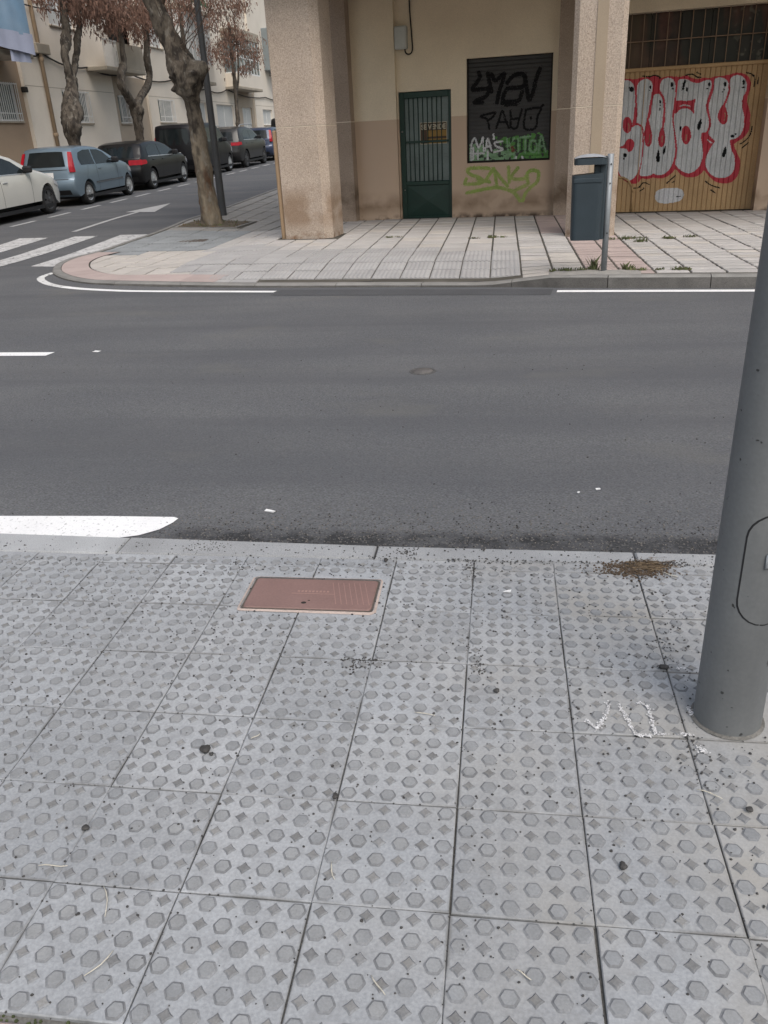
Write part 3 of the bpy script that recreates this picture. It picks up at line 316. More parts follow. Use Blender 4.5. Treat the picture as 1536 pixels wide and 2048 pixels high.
for i in range(-11, 9):
    for j in range(-0, 7):
        x, y = X0+i*P, Y0+j*P
        if j == 6: o = link('paving_tile', cut, pav, (x, y, 0))
        else:
            me = tiles[0 if rng.random() < .8 else 1]
            if x < HX1+.03 and x+P > HX0-.03 and y < HY1+.03 and y+P > HY0-.03:
                me = tile_mesh(skip=lambda cx, cy: HX0-.04 < x+cx < HX1+.04 and HY0-.04 < y+cy < HY1+.04)
            if (x+P/2-PX)**2+(y+P/2-PY)**2 < .09: me = tile_mesh(skip=lambda cx, cy: (x+cx-PX)**2+(y+cy-PY)**2 < .135**2)
            o = link('paving_tile', me, pav, (x, y, 0))
        o.rotation_euler = (rng.gauss(0, .0018), rng.gauss(0, .0018), rng.gauss(0, .0012)); o.location.z = -abs(rng.gauss(0, .0012)); o.location.x += rng.gauss(0, .0009); o.location.y += rng.gauss(0, .0009)
# granite kerb stones, almost flush with the road
kx = [-6.5, -5.5, -4.52, -3.53, -2.54, -1.555, -.483, .519, 1.54, 2.55, 3.6, 4.6]
for a, b in zip(kx, kx[1:]):
    fy = lambda x: 2.9+(.062*(-.5-x)/1.7*.9 if x < -.5 else -.012*(x+.5)); g = rng.uniform(.002, .006)
    k = MB(); lo_ = [(a+g, 2.787), (b-g, 2.787), (b-g, fy(b)), (a+g, fy(a))]; hi_ = [(a+g+.005, 2.792), (b-g-.005, 2.792), (b-g-.006, fy(b)-.012), (a+g+.006, fy(a)-.012)]
    k.add([(x, y, -.12) for x, y in lo_]+[(x, y, -.008) for x, y in lo_]+[(x, y, .0) for x, y in hi_], [(q, (q+1) % 4, 4+(q+1) % 4, 4+q) for q in range(4)]+[(4+q, 4+(q+1) % 4, 8+(q+1) % 4, 8+q) for q in range(4)]+[(8, 9, 10, 11)]); k.build('kerb_stone', M['granite'], pav, (0, 0, rng.gauss(0, .001)))
# pink edging bricks with moss at the back of the pavement
M['pinkbrick'] = mat('pinkish_paver', (.33, .27, .255), .9, .12, 6, .15, 160, bump=.3, bscale=160, rand=.08, space='World')
for r_ in range(2):
    for q in range(30):
        x = -3.2+q*.205+(r_ % 2)*.1-.075; y = .895-r_*.105
        MB().bev(x+.004, x+.199, y-.1, y, -.03, -.004+rng.gauss(0, .001), .006).build('paver', M['pinkbrick'], pav)
# ------------------------------------------------------------------ far pavement round the corner
path = [bw(s, t)[:2] for s, t in ((9, 8.90), (5, 8.91), (1.46, 8.91), (-.12, 8.94), (-.88, 9.0), (-1.67, 9.02), (-2.83, 9.04), (-3.67, 9.04), (-4.72, 9.09), (-5.58, 9.18), (-6.22, 9.31), (-6.6, 9.45), (-7.05, 9.74), (-7.5, 10.16), (-7.85, 10.65), (-8.08, 11.1), (-8.24, 11.7))]
path += [tuple(st(u, v)[:2]) for u, v in ((-6.98, 13.2), (-6.96, 14.2), (-6.93, 15.2), (-6.98, 16.2), (-7.06, 17.4), (-6.98, 19.5), (-7.02, 21.8), (-7.08, 24.7), (-7.1, 32), (-7.1, 45), (-7.1, 62))]
KP = smooth(path, 8)
def resample(pts, d):
    out = [pts[0]]; acc = 0
    for a, b in zip(pts, pts[1:]):
        L_ = math.dist(a, b); t = d-acc
        while t <= L_: out.append((a[0]+(b[0]-a[0])*t/L_, a[1]+(b[1]-a[1])*t/L_)); t += d
        acc = (acc+L_) % d
    return out
KP = resample(KP, .1)
M['kerbface'] = mat('grimy_kerb_face', (.115, .11, .105), .9, .3, 5, .25, 120, bump=.2, bscale=100, rand=.12, space='World')
def offset(i, w):                                     # inward = right-hand side of the path direction
    a = Vector(KP[max(i-2, 0)]); c = Vector(KP[min(i+2, len(KP)-1)]); d = (c-a).normalized(); return Vector(KP[i])+Vector((d.y, -d.x))*w
IN13 = [offset(i, .14) for i in range(len(KP))]; IN50 = [offset(i, .52) for i in range(len(KP))]
fpav = None
def poly_in(pt, poly):
    x, y = pt; c = False; n = len(poly); j = n-1
    for i in range(n):
        xi, yi = poly[i][0], poly[i][1]; xj, yj = poly[j][0], poly[j][1]
        if (yi > y) != (yj > y) and x < (xj-xi)*(y-yi)/(yj-yi)+xi: c = not c
        j = i
    return c
close_far = [st(-4.6, 62)[:2], bw(9, 17)[:2]]
polyK = [tuple(p) for p in IN13]+[tuple(p) for p in close_far]
poly50 = [tuple(p) for p in IN50]+[tuple(p) for p in close_far]
M['joint2'] = mat('dirty_joint_mortar', (.05, .046, .038), .95, .4, 2, .3, 120, tint=(.10, .092, .078), space='World')
fpav = sheet('pavement', -9, 10, 7, 62, .18, lambda x, y: pave_z(x, y)-.012, M['joint2'], 'structure', keep=lambda x, y: poly_in((x, y), polyK))
for n, (i0, i1) in enumerate((k, min(k+10, len(KP)-1)) for k in range(0, len(KP)-1, 10)):
    if n > 62: break
    b = MB(); vs = []
    idx = list(range(i0, i1+1, 2)) if (i1-i0) > 2 else [i0, i1]
    for c, i in enumerate(idx):
        o = Vector(KP[i]); q = offset(i, .125); e = (q-o).normalized()
        if c == 0: sh = (Vector(KP[min(i+1, len(KP)-1)])-o).normalized()*.004
        elif c == len(idx)-1: sh = (Vector(KP[max(i-1, 0)])-o).normalized()*.004
        else: sh = Vector((0, 0))
        o = o+sh; q = q+sh; zt = pave_z(q.x, q.y)+.004; zr = road_z(o.x, o.y)-.05
        vs += [(o.x, o.y, zr), (o.x+e.x*.008, o.y+e.y*.008, zt-.018), (o.x+e.x*.026, o.y+e.y*.026, zt), (q.x, q.y, zt), (q.x, q.y, zr)]
    for c in range(len(idx)-1):
        for r_ in range(4): b.add([], [], 0); b.f.append([c*5+r_, c*5+5+r_, c*5+6+r_, c*5+1+r_]); b.m.append(1 if r_ == 0 else 0); b.sm.append(False)
    b.v = [tuple(p) for p in vs]; b.f += [[0, 1, 2, 3, 4], [len(vs)-1-k for k in range(5)]]; b.m += [0, 0]; b.sm += [False, False]
    me = fix_normals(b.mesh('kerb_stone', [M['kerbdark'], M['kerbface']])); link('kerb_stone', me, fpav)
# slabs: columns run along world Y, rows parallel to the building front
M['slab_pale'] = mat('pale_slab', (.425, .41, .40), .85, .10, 3, .10, 120, bump=.1, bscale=150, rand=.07, tint=(.40, .378, .362), space='World')
M['slab_warm'] = mat('cream_slab', (.45, .42, .39), .85, .10, 3, .10, 120, bump=.1, bscale=150, rand=.06, space='World')
M['slab_pink'] = mat('pinkish_slab', (.40, .325, .305), .85, .10, 3, .10, 120, bump=.1, bscale=150, rand=.06, space='World')
M['slab_rib'] = mat('ribbed_grey_slab', (.355, .348, .346), .85, .10, 3, .10, 120, bump=.1, bscale=150, rand=.06, space='World')
M['slab_blue'] = mat('bluish_grey_slab', (.25, .265, .275), .85, .14, 3, .12, 120, bump=.15, bscale=150, rand=.06, space='World')
M['slab_plain'] = mat('dull_grey_slab', (.275, .265, .25), .85, .14, 2, .12, 120, bump=.15, bscale=150, rand=.05, space='World')
CW, RH, CX0 = .345, .42, .217
tan7 = math.tan(A7)
def slab_mesh(mt, ribs=0, h=.42, gc=.011, gr=.026):
    b = MB(); g = .008; e = .006
    def q(u, v, z): y = v*h/math.cos(A7)-u*CW*tan7; return (u*CW, y, z)
    gu, gv, eu, ev = gc/CW, gr/h, e/CW, e/h
    lo = [(gu, gv), (1-gu, gv), (1-gu, 1-gv), (gu, 1-gv)]; hi = [(gu+eu, gv+ev), (1-gu-eu, gv+ev), (1-gu-eu, 1-gv-ev), (gu+eu, 1-gv-ev)]
    b.add([q(u, v, -.02) for u, v in lo]+[q(u, v, -e) for u, v in lo]+[q(u, v, 0) for u, v in hi],
          [(k, (k+1) % 4, 4+(k+1) % 4, 4+k) for k in range(4)]+[(4+k, 4+(k+1) % 4, 8+(k+1) % 4, 8+k) for k in range(4)]+[(8, 9, 10, 11)])
    for k in range(ribs):
        u0 = .06+k*.9/ribs; u1 = u0+.055; u2 = u0+.09; z = .006
        b.add([q(u0-.02, .03, .0003), q(u0+.01, .04, z), q(u1, .04, z), q(u2, .03, .0003), q(u0-.02, .97, .0003), q(u0+.01, .96, z), q(u1, .96, z), q(u2, .97, .0003)],
              [(0, 1, 5, 4), (1, 2, 6, 5), (2, 3, 7, 6), (0, 3, 2, 1), (4, 5, 6, 7)])
    return b.mesh('paving_slab', M[mt])
SM = {'pale': slab_mesh('slab_pale'), 'warm': slab_mesh('slab_warm'), 'pink': slab_mesh('slab_pink'), 'rib': slab_mesh('slab_rib', 6, gc=.006, gr=.012), 'blue': slab_mesh('slab_blue', 6), 'plain': slab_mesh('slab_plain')}
for k_ in ('pale', 'warm', 'pink'): SM[k_+'_short'] = slab_mesh('slab_'+k_, 0, RH/2, .012, .034)
ZONE_RIB = [(-5.0, 8.8), (-6.05, 12.3), (-4.66, 11.6), (-1.13, 11.07), (-.83, 8.5)]
ZONE_BEIGE = [(-5.0, 8.7), (-6.08, 12.3), (-7.1, 12.1), (-8.6, 11.6), (-8.6, 9.4), (-6, 8.8)]
def zone(s, t, x, y):
    U, V = uv_of(x, y)
    if poly_in((s, t), ZONE_RIB): return 'rib'
    if poly_in((s, t), ZONE_BEIGE): return 'warm'
    if x < -3.55 and t > 11.2:
        if U < -5.05 and V < 15.4: return 'blue'
        if V > 15.4: return 'plain'
        if t < 12.3: return 'rib'
        return 'pale'
    if t > 13.0: return 'pink' if (CX0+2.05*CW < x+.2 < CX0+4.05*CW) else ('warm' if rng.random() < .25 else 'pale')
    if CX0+2.6*CW < x+CW/2 < CX0+4.6*CW: return 'pink'
    if s > -.8 and t < 10.6 and s < .2: return 'warm'
    return 'pale' if rng.random() < .8 else 'warm'
cand = []; cutters = []
for i in range(-24, 24):
    for jj in range(-2, 120):
        x = CX0+i*CW; j = jj//2; RH = .42; t = 8.94+j*RH
        short = i >= 0 and t < 12.9
        if short: RH = .21; t = 8.94+jj*RH
        elif jj % 2: continue
        def wy(xx, tt): return (tt-xx*math.sin(A7))/math.cos(A7)
        y = wy(x, t); cx, cy = x+CW/2, wy(x+CW/2, t+RH/2)
        s = cx*math.cos(A7)-cy*math.sin(A7)
        if s > -5.2 and t+RH > 15.75: continue
        if s > 7.5 or cy > 30: continue
        cs = [(x, wy(x, t)), (x+CW, wy(x+CW, t)), (x+CW, wy(x+CW, t+RH)), (x, wy(x, t+RH))]
        zz = zone(s, t+RH/2, cx, cy)
        PB_ = poly50 if s < -4.9 and cy < 13.0 else polyK
        ni = sum(poly_in(c, PB_) for c in cs)
        if ni < 4:
            if ni and not -4.2 < s: cutters.append((cs, zz, IN50 if PB_ is poly50 else IN13))
            continue
        if -5.08 < s < -4.25 and 12.85 < t+RH/2 < 13.6: continue
        if -.6 < s < .0 and 12.45 < t+RH/2 < 12.95: continue
        U, V = uv_of(cx, cy)
        if -6.75 < U < -5.5 and 15.9 < V < 17.0: continue          # tree pit
        cand.append((cx*cx+cy*cy+(1e4 if s > 3 else 0), x, y, cx, cy, zz+('_short' if short and zz+'_short' in SM else ''), t))
cand.sort()
rest = MB(); restm = ['pale', 'warm', 'pink', 'rib', 'blue', 'plain']
for n, (_, x, y, cx, cy, zz, t) in enumerate(cand):
    z = pave_z(cx, cy); e = .1
    gx = (pave_z(cx+e, cy)-pave_z(cx-e, cy))/(2*e); gy = (pave_z(cx, cy+e)-pave_z(cx, cy-e))/(2*e)
    dz = rng.gauss(0, .0022)
    if n < 240:
        o = link('paving_slab', SM[zz], fpav, (x, y, z-gx*(cx-x)-gy*(cy-y)+dz), (math.atan(gy)+rng.gauss(0, .003), -math.atan(gx)+rng.gauss(0, .003), 0))
    else:
        me = SM[zz]; z0 = z-gx*(cx-x)-gy*(cy-y)+dz
        rest.add([(x+v.co.x, y+v.co.y, z0+v.co.z+gx*v.co.x+gy*v.co.y) for v in me.vertices], [tuple(p.vertices) for p in me.polygons], restm.index(zz.split('_')[0]))
def clip(poly, o, n_):
    out = []
    for a, c in zip(poly, poly[1:]+poly[:1]):
        da, dc = (Vector(a)-o).dot(n_), (Vector(c)-o).dot(n_)
        if da >= 0: out.append(a)
        if (da < 0) != (dc < 0): t = da/(da-dc); out.append((a[0]+(c[0]-a[0])*t, a[1]+(c[1]-a[1])*t))
    return out
for cs, zz, line in cutters:                          # slabs cut to the curve of the kerb
    cx, cy = sum(c[0] for c in cs)/4, sum(c[1] for c in cs)/4
    poly = [(cx+(c[0]-cx)*.975, cy+(c[1]-cy)*.975) for c in cs]
    for k in range(0, len(line)-2, 2):
        if (line[k].x-cx)**2+(line[k].y-cy)**2 > .36: continue
        d = (line[k+2]-line[k]).normalized(); poly = clip(poly, line[k]+Vector((d.y, -d.x))*.012, Vector((d.y, -d.x)))
        if len(poly) < 3: break
    if len(poly) < 3: continue
    n = len(poly); z0 = pave_z(cx, cy); b = MB()
    b.add([(x, y, pave_z(x, y)-.02) for x, y in poly]+[(x, y, pave_z(x, y)) for x, y in poly], [tuple(range(n, 2*n))]+[(k, (k+1) % n, n+(k+1) % n, n+k) for k in range(n)]); me = fix_normals(b.mesh('paving_slab', M['slab_'+zz])); link('paving_slab', me, fpav)
tag(rest.build('paving_slab', [M['slab_'+k] for k in restm], fpav), kind='stuff')
# curved pink border of the corner
idx = [i for i in range(len(KP)) if (lambda s: -8.9 < s < -4.55)(KP[i][0]*math.cos(A7)-KP[i][1]*math.sin(A7)) and KP[i][1] < 13.6]
for a, b_ in zip(idx[::5], idx[5::5]):
    b = MB(); vs = []
    for i in range(a, b_+1):
        sh = .03 if i == a else (-.03 if i == b_ else 0)
        ii = i
        for q in (offset(ii, .135), offset(ii, .51)): vs.append((q.x, q.y, pave_z(q.x, q.y)+.0035))
    b.add(vs, [(2*i, 2*i+2, 2*i+3, 2*i+1) for i in range(b_-a)]); b.build('border_slab', M['slab_pink'], fpav)
# weeds and soil in the slab joints, mortar heap round the bin post
M['weed'] = mat('small_weeds', (.10, .115, .05), .9, .3, 20, .2, 60, rand=.1)
M['weeddry'] = mat('dry_weeds', (.16, .12, .07), .9, .3, 20, .2, 60)
def tuft(b, x, y, z, n, r, h, m=0):
    for _ in range(n):
        a = rng.uniform(0, 6.28); d = r*math.sqrt(rng.random()); px, py = x+d*math.cos(a), y+d*math.sin(a)*.7; w = rng.uniform(.004, .012); hh = h*rng.uniform(.3, 1)
        l = rng.uniform(-.6, .6)*hh; k = rng.uniform(-.6, .6)*hh; c, s_ = math.cos(a), math.sin(a)
        b.add([(px-w*s_, py+w*c, z), (px+w*s_, py-w*c, z), (px+l, py+k, z+hh), (px+l*.4-w*s_, py+k*.4+w*c, z+hh*.6)], [(0, 1, 2, 3)], m)
def weed(loc, label, pts, grp='weeds growing in the pavement joints'):
    b = MB()
    for dx, dy, n, r, h in pts:
        tuft(b, dx, dy, 0, n, r, h, 0)
        tuft(b, dx, dy, 0, n//4, r, h*.8, 1)
        b.lathe([(r*.45, .001), (r*.25, .004), (.001, .005)], 7, 2, 'z', (dx, dy, 0))
    return tag(b.build('weed', [M['weed'], M['weeddry'], M['joint2']], None, loc), label, 'weed', grp, 'stuff')
def wloc(s, t): p = bw(s, t); return (p.x, p.y, pave_z(p.x, p.y)+.001)
weed(wloc(-.44, 9.28), 'low green weeds at the end of the lowered kerb, left of the bin post', [(0, 0, 60, .09, .05), (-.14, .02, 30, .06, .04), (.16, -.03, 50, .09, .05), (.28, -.01, 50, .07, .08), (.30, .05, 26, .04, .16)])
weed(wloc(.22, 9.32), 'small weeds on the kerb top just right of the bin post', [(0, 0, 50, .08, .07), (.12, -.02, 26, .06, .04), (-.05, .06, 20, .03, .10), (.3, -.03, 20, .06, .03)])
weed(wloc(.72, 9.33), 'brown patch of weeds in the pink slabs near the kerb, right of the bin', [(0, 0, 60, .09, .04), (.07, -.03, 30, .06, .03)])
weed(wloc(.22, 12.0), 'dark spread of weeds on pink slabs right of the second pillar', [(0, 0, 70, .13, .05), (-.2, .05, 40, .12, .03), (.13, -.3, 50, .1, .05), (.2, .06, 20, .1, .03)])
weed(wloc(.75, 12.0), 'patch of weeds on the joint in front of the orange garage door', [(0, 0, 60, .1, .04), (.3, .1, 40, .1, .03)])
weed(wloc(-1.68, 12.45), 'thin line of weeds on a slab joint in front of the roller shutter', [(0, 0, 40, .08, .05), (-.25, 0, 24, .1, .025), (.15, .02, 24, .08, .03)])
weed(wloc(-3.3, 12.75), 'tiny weeds on a slab joint in front of the green door', [(0, 0, 30, .08, .03), (.15, 0, 16, .08, .02)])
# cement heap along the end of the kerb ramp
b = MB(); hp = []
for i in range(15):
    u = i/14; s = -.62+u*.95
    for k, (dt, hz) in enumerate(((-.02, .0), (.05, .018), (.13, .026), (.22, .012), (.30, -.004))):
        q = bw(s, 9.06+dt+.03*math.sin(i*1.3)); hp.append((q.x, q.y, pave_z(q.x, q.y)+hz*(math.sin(math.pi*u)**.6)*rng.uniform(.6, 1.2)+.0015))
b.add(hp, [(i*5+k, i*5+5+k, i*5+6+k, i*5+1+k) for i in range(14) for k in range(4)], 0, True); b.build('mortar_bed', M['mortar'], fpav)
# small drain covers let into the far pavement
M['iron'] = mat('rusty_iron_cover', (.12, .10, .085), .7, .2, 20, .2, 150, bump=.3, bscale=90, metal=.3)
def cover(loc, w, h, rz, label):
    t = thing('access_cover', loc, label, 'cover', 'iron covers in the corner pavement', rz)
    MB().bev(-w/2, w/2, -h/2, h/2, -.01, .004, .003).build('frame', M['iron'], t)
    b = MB()
    for i in range(5): b.bev(-w*.42+i*w*.175, -w*.42+i*w*.175+w*.12, -h*.42, h*.42, .004, .008, .002)
    b.build('lid', M['iron'], t)
q = st(-5.65, 14.1); cover((q.x, q.y, pave_z(q.x, q.y)+.002), .5, .34, 0, 'dark square iron cover in the grey ribbed slabs left of the pillar')
q = st(-4.95, 18.6); cover((q.x, q.y, pave_z(q.x, q.y)+.002), .55, .5, 0, 'dark iron cover in the side pavement beyond the lamp post')
# ------------------------------------------------------------------ corner building on pillars
def stainfac(z0, z1, k=1.):     # damp band above the base, ragged
    def fn(N, L):
        up = f_axis(N, L, 2, z0, z0+.18); dn_ = f_math(N, L, 'SUBTRACT', 1., f_axis(N, L, 2, z1-.22, z1+.06), True)
        return f_math(N, L, 'MULTIPLY', f_math(N, L, 'MULTIPLY', f_math(N, L, 'MULTIPLY', up, dn_), f_math(N, L, 'ADD', f_noise(N, L, 3.1, 5, lo=.35, hi=.6), .15, True)), k)
    return fn
def dado(m, col, z):            # lower band of darker paint, hard edge
    return over(m, col, lambda N, L: f_math(N, L, 'SUBTRACT', 1., f_axis(N, L, 2, z-.004, z+.004), True))
M['render'] = mat('smooth_beige_render', (.74, .64, .49), .85, .08, 1.3, .10, 90, bump=.15, bscale=120, tint=(.67, .57, .43), space='World')
dado(M['render'], (.53, .40, .30), 1.762)
over(M['render'], (.20, .135, .085), stainfac(.12, .52, .75))
over(M['render'], (.11, .075, .055), lambda N, L: f_math(N, L, 'MULTIPLY', f_math(N, L, 'SUBTRACT', 1., f_axis(N, L, 2, .09, .17), True), f_noise(N, L, 5, 4, lo=.42, hi=.6)))
M['granular'] = mat('pebbledash_render', (.44, .365, .305), .9, .07, 2.5, .30, 60, bump=.45, bscale=75, tint=(.41, .335, .27), space='World')
over(M['granular'], (.16, .11, .08), lambda N, L: f_math(N, L, 'MULTIPLY', f_noise(N, L, 48, 2, lo=.64, hi=.70), .55))
over(M['granular'], (.21, .135, .082), stainfac(.16, .85, .7))
over(M['granular'], (.22, .13, .08), lambda N, L: f_math(N, L, 'MULTIPLY', f_math(N, L, 'SUBTRACT', 1., f_axis(N, L, 2, .1, .2), True), f_noise(N, L, 6, 4, lo=.45, hi=.6)))
M['granpil'] = mat('darker_pebbledash_render', (.35, .28, .225), .9, .07, 2.5, .26, 75, bump=.5, bscale=75, tint=(.31, .245, .195), space='World')
over(M['granpil'], (.11, .075, .048), stainfac(.14, .75, .85))
M['groove'] = mat('pale_groove_line', (.66, .57, .46), .9, .08, 8, .1, 100, space='World')
M['band'] = mat('smooth_tan_band', (.36, .29, .215), .85, .06, 2, .08, 90, bump=.1, space='World')
M['soffit'] = mat('dull_plaster_soffit', (.62, .57, .50), .9, .08, 2, .1, 80, space='World')
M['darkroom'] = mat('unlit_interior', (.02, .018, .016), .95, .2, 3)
BS, BT = -2.4, 15.7
cb = thing('corner_building', bw(BS, BT, .06), 'beige corner building raised on pebbledashed pillars, with green door and graffitied shutters', 'building', rz=-A7)
OFF = (-BS, -BT, -.06)
def part(b, name, m, parent=None): return b.build(name, m, parent or cb, OFF if parent is None else (0, 0, 0))
def wall_open(b, s0, s1, z0, z1, t, holes, depth, m=0):   # front face at t with real openings and reveals
    ss = sorted({s0, s1, *[h[0] for h in holes], *[h[1] for h in holes]}); zs = sorted({z0, z1, *[h[2] for h in holes], *[h[3] for h in holes]})
    for a, c in zip(ss, ss[1:]):
        for d, e in zip(zs, zs[1:]):
            if any(h[0] <= a and c <= h[1] and h[2] <= d and e <= h[3] for h in holes): continue
            b.quad((a, t, d), (c, t, d), (c, t, e), (a, t, e), m)
    for a, c, d, e in holes:
        b.quad((a, t, d), (a, t, e), (a, t+depth, e), (a, t+depth, d), m); b.quad((c, t, e), (c, t, d), (c, t+depth, d), (c, t+depth, e), m)
        b.quad((a, t, e), (c, t, e), (c, t+depth, e), (a, t+depth, e), m)
        if d > z0: b.quad((c, t, d), (a, t, d), (a, t+depth, d), (c, t+depth, d), m)
b = MB(); wall_open(b, -3.835, -.5, -.1, 3.75, 15.8, [(-3.833+.015, -2.865, -.1, 2.195), (-2.59, -1.122, .985, 2.64)], .2); part(b, 'wall', M['render'])
b = MB(); b.box(-4.62, -3.835, 15.7, 16.1, -.1, 3.75); part(b, 'wall_return', M['render'])
b = MB(); b.box(-5.06, -4.62, 15.46, 16.2, -.1, 1.755); b.box(-5.06, -4.62, 15.46, 16.2, 1.768, 3.75); part(b, 'pilaster', M['granpil'])
b = MB(); b.box(-5.052, -4.617, 15.457, 16.19, 1.755, 1.768); part(b, 'groove_line', M['groove'])
b = MB(); b.box(-1.02, -.5, 15.6, 15.79, -.1, 1.77); b.box(-1.02, -.5, 15.6, 15.79, 1.783, 3.75); part(b, 'pilaster', M['granpil'])
b = MB(); b.box(-1.022, -.502, 15.597, 15.785, 1.77, 1.783); part(b, 'groove_line', M['groove'])
b = MB(); b.box(-.5, 2.285, 15.78, 16.3, 3.105, 3.75); part(b, 'lintel_beam', M['render'])
b = MB(); b.box(2.285, 9, 15.6, 16.3, -.1, 3.75); part(b, 'wall', M['render'])
b = MB(); b.box(-5.06, -4.75, 16.21, 24, -.1, 3.74); b.box(-4.74, 9, 17.6, 24, -.1, 3.74); part(b, 'side_wall', M['render'])
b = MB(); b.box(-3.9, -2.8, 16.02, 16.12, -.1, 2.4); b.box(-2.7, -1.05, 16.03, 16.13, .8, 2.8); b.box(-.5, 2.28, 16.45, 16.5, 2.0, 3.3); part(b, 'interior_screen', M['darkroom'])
b = MB(); b.box(-5.06, 9, 12.4, 24, 3.752, 4.1); part(b, 'soffit', M['soffit'])
b = MB(); wall_open(b, -5.06, 9, 4.1, 10, 12.4, [(-4+k*2.6, -2.8+k*2.6, 5+z, 6.3+z) for k in range(5) for z in (0, 2.8)], .25); b.box(-5.06, 9, 12.65, 24, 4.1, 10); part(b, 'upper_wall', M['granular'])
def chamfered(s0, s1, t0, t1, cl, cr): return [(s0+cl, t0), (s1-cr, t0), (s1, t0+cr), (s1, t1), (s0, t1), (s0, t0+cl)]
def pillar(s0, s1, t0, t1, cl, cr, zg):
    b = MB(); pr_ = chamfered(s0, s1, t0, t1, cl, cr); b.prism(pr_, -.1, zg); b.prism(pr_, zg+.014, 3.752); p = part(b, 'pillar', M['granular'])
    b = MB(); b.prism(chamfered(s0-.002, s1+.002, t0-.002, t1-.008, cl, cr), zg, zg+.010); g = b.build('groove_line', M['groove'], p); return p
p1 = pillar(-5.06, -4.285, 12.9, 13.55, .012, .115, 1.688)
p2 = pillar(-.632, .042, 12.4, 13.0, .07, .06, 1.722)
b = MB(); b.box(-.342, -.203, 12.388, 12.42, -.1, 3.752); b.build('band', M['band'], p2)
# tan pipe guard at the left foot of the first pillar
M['guard'] = mat('tan_pipe_guard', (.36, .25, .155), .7, .12, 5, .1, 80, space='World')
b = MB(); b.bev(-5.155, -5.072, 12.96, 13.06, -.05, 1.66, .02); part(b, 'pipe_guard', M['guard'])
# green metal door with bars
M['green'] = mat('dark_green_enamel', (.006, .032, .024), .45, .15, 4, .1, 60, spec=.5, space='World')
M['curtain'] = mat('grey_green_obscured_glass', (.15, .19, .185), .35, .2, 3, .12, 40, spec=.5, space='World')
D0, D1, DZ = -3.815, -2.868, 2.19
b = MB(); b.bev(D0, D0+.09, 15.84, 15.93, .055, DZ, .008); b.bev(D1-.055, D1, 15.84, 15.93, .055, DZ, .008); b.bev(D0+.09, D1-.055, 15.842, 15.928, DZ-.1, DZ, .008); b.bev(D0+.09, D1-.055, 15.842, 15.928, .645, .715, .008)
b.bev(D0+.09, D1-.055, 15.842, 15.928, .06, .1, .008)
door = part(b, 'door', M['green'])
b = MB(); a, c, d, e = D0+.09, D1-.055, .1, .645; mx, mz = (a+c)/2, (d+e)/2
b.add([(a, 15.87, d), (c, 15.87, d), (c, 15.87, e), (a, 15.87, e), (mx, 15.848, mz)], [(0, 1, 4), (1, 2, 4), (2, 3, 4), (3, 0, 4)]); b.build('panel', M['green'], door)
for k in range(8):
    x = D0+.17+k*.0845; MB().tube([(x, 15.862, .7), (x, 15.862, DZ-.08)], .009, 6).build('bar', M['green'], door)
MB().bev(D0+.09, D1-.055, 15.853, 15.872, 1.36, 1.395, .004).build('crossbar', M['green'], door)
MB().box(D0+.06, D1-.03, 15.905, 15.92, .7, DZ-.06).build('pane', M['curtain'], door)
M['steel'] = mat('worn_steel', (.42, .42, .42), .4, .1, 10, .1, 90, metal=.8)
b = MB(); b.lathe([(.0, 0), (.016, 0), (.014, -.02), (0, -.022)], 10, 0, 'y', (D0+.045, 15.84, 1.555)); b.build('lock', M['steel'], door); b = MB(); b.lathe([(.0, 0), (.012, 0), (.01, -.02), (0, -.022)], 10, 0, 'y', (D0+.06, 15.84, .57)); b.build('lock', M['steel'], door)
# roller shutter
M['shutter'] = mat('dark_grey_shutter', (.046, .045, .045), .6, .18, 3, .15, 60, spec=.4, space='World')
def shut_d(z): u = (z % .066)/.066; return -.011*math.sin(math.pi*u)**.7 if u < .93 else .004
S0, S1, Z0s, Z1s = -2.59, -1.122, .985, 2.64
zz = []; z = Z0s
zz = [Z0s+i*.0094 for i in range(int((Z1s-Z0s)/.0094)+1)]
b = MB(); vs = []
for z in zz: vs += [(S0, 15.9+shut_d(z), z), (S1, 15.9+shut_d(z), z)]
b.add(vs, [(2*i, 2*i+1, 2*i+3, 2*i+2) for i in range(len(zz)-1)], 0, False); shut = part(b, 'roller_shutter', M['shutter'])
b = MB(); b.box(S0, S0+.03, 15.86, 15.885, Z0s, Z1s); b.box(S1-.03, S1, 15.86, 15.885, Z0s, Z1s); b.bev(S0+.03, S1-.03, 15.875, 15.93, Z0s, Z0s+.035, .006); b.build('guide_rail', M['darkroom'], shut)
# garage: ribbed metal door, wicket arch, barred light above
M['ochre'] = mat('ochre_painted_metal', (.50, .330, .175), .6, .14, 2, .12, 60, spec=.3, tint=(.41, .265, .135), space='World')
G0, G1, GT = -.5, 2.283, 15.95
PR = [(0, 0), (.008, .014), (.016, 0), (.037, 0), (.058, 0), (.079, 0)]
gs = []
k = 0
while G0+k*.079 < G1-.08:
    for u, d in PR[:-1]: gs.append((G0+k*.079+u, d))
    k += 1
gs.append((G1, 0))
b = MB(); vs = []
for s, d in gs: vs += [(s, GT+d, .075), (s, GT+d, 2.27)]
b.add(vs, [(2*i, 2*i+2, 2*i+3, 2*i+1) for i in range(len(gs)-1)]); gar = part(b, 'garage_door', M['ochre'])
MB().bev(G0, G1, GT-.045, GT+.05, 2.27, 2.325, .008).build('top_rail', M['ochre'], gar)
b = MB(); arch = [(-.5, .66), (.02, .66), (.15, .645), (.24, .59), (.30, .50), (.325, .40), (.33, .075)]
for (x0, z0), (x1, z1) in zip(arch, arch[1:]): b.tube([(x0, GT-.008, z0), (x1, GT-.008, z1)], .018, 6)
b.box(.385, .395, GT-.004, GT+.01, .075, 2.27); b.build('wicket_frame', M['ochre'], gar)
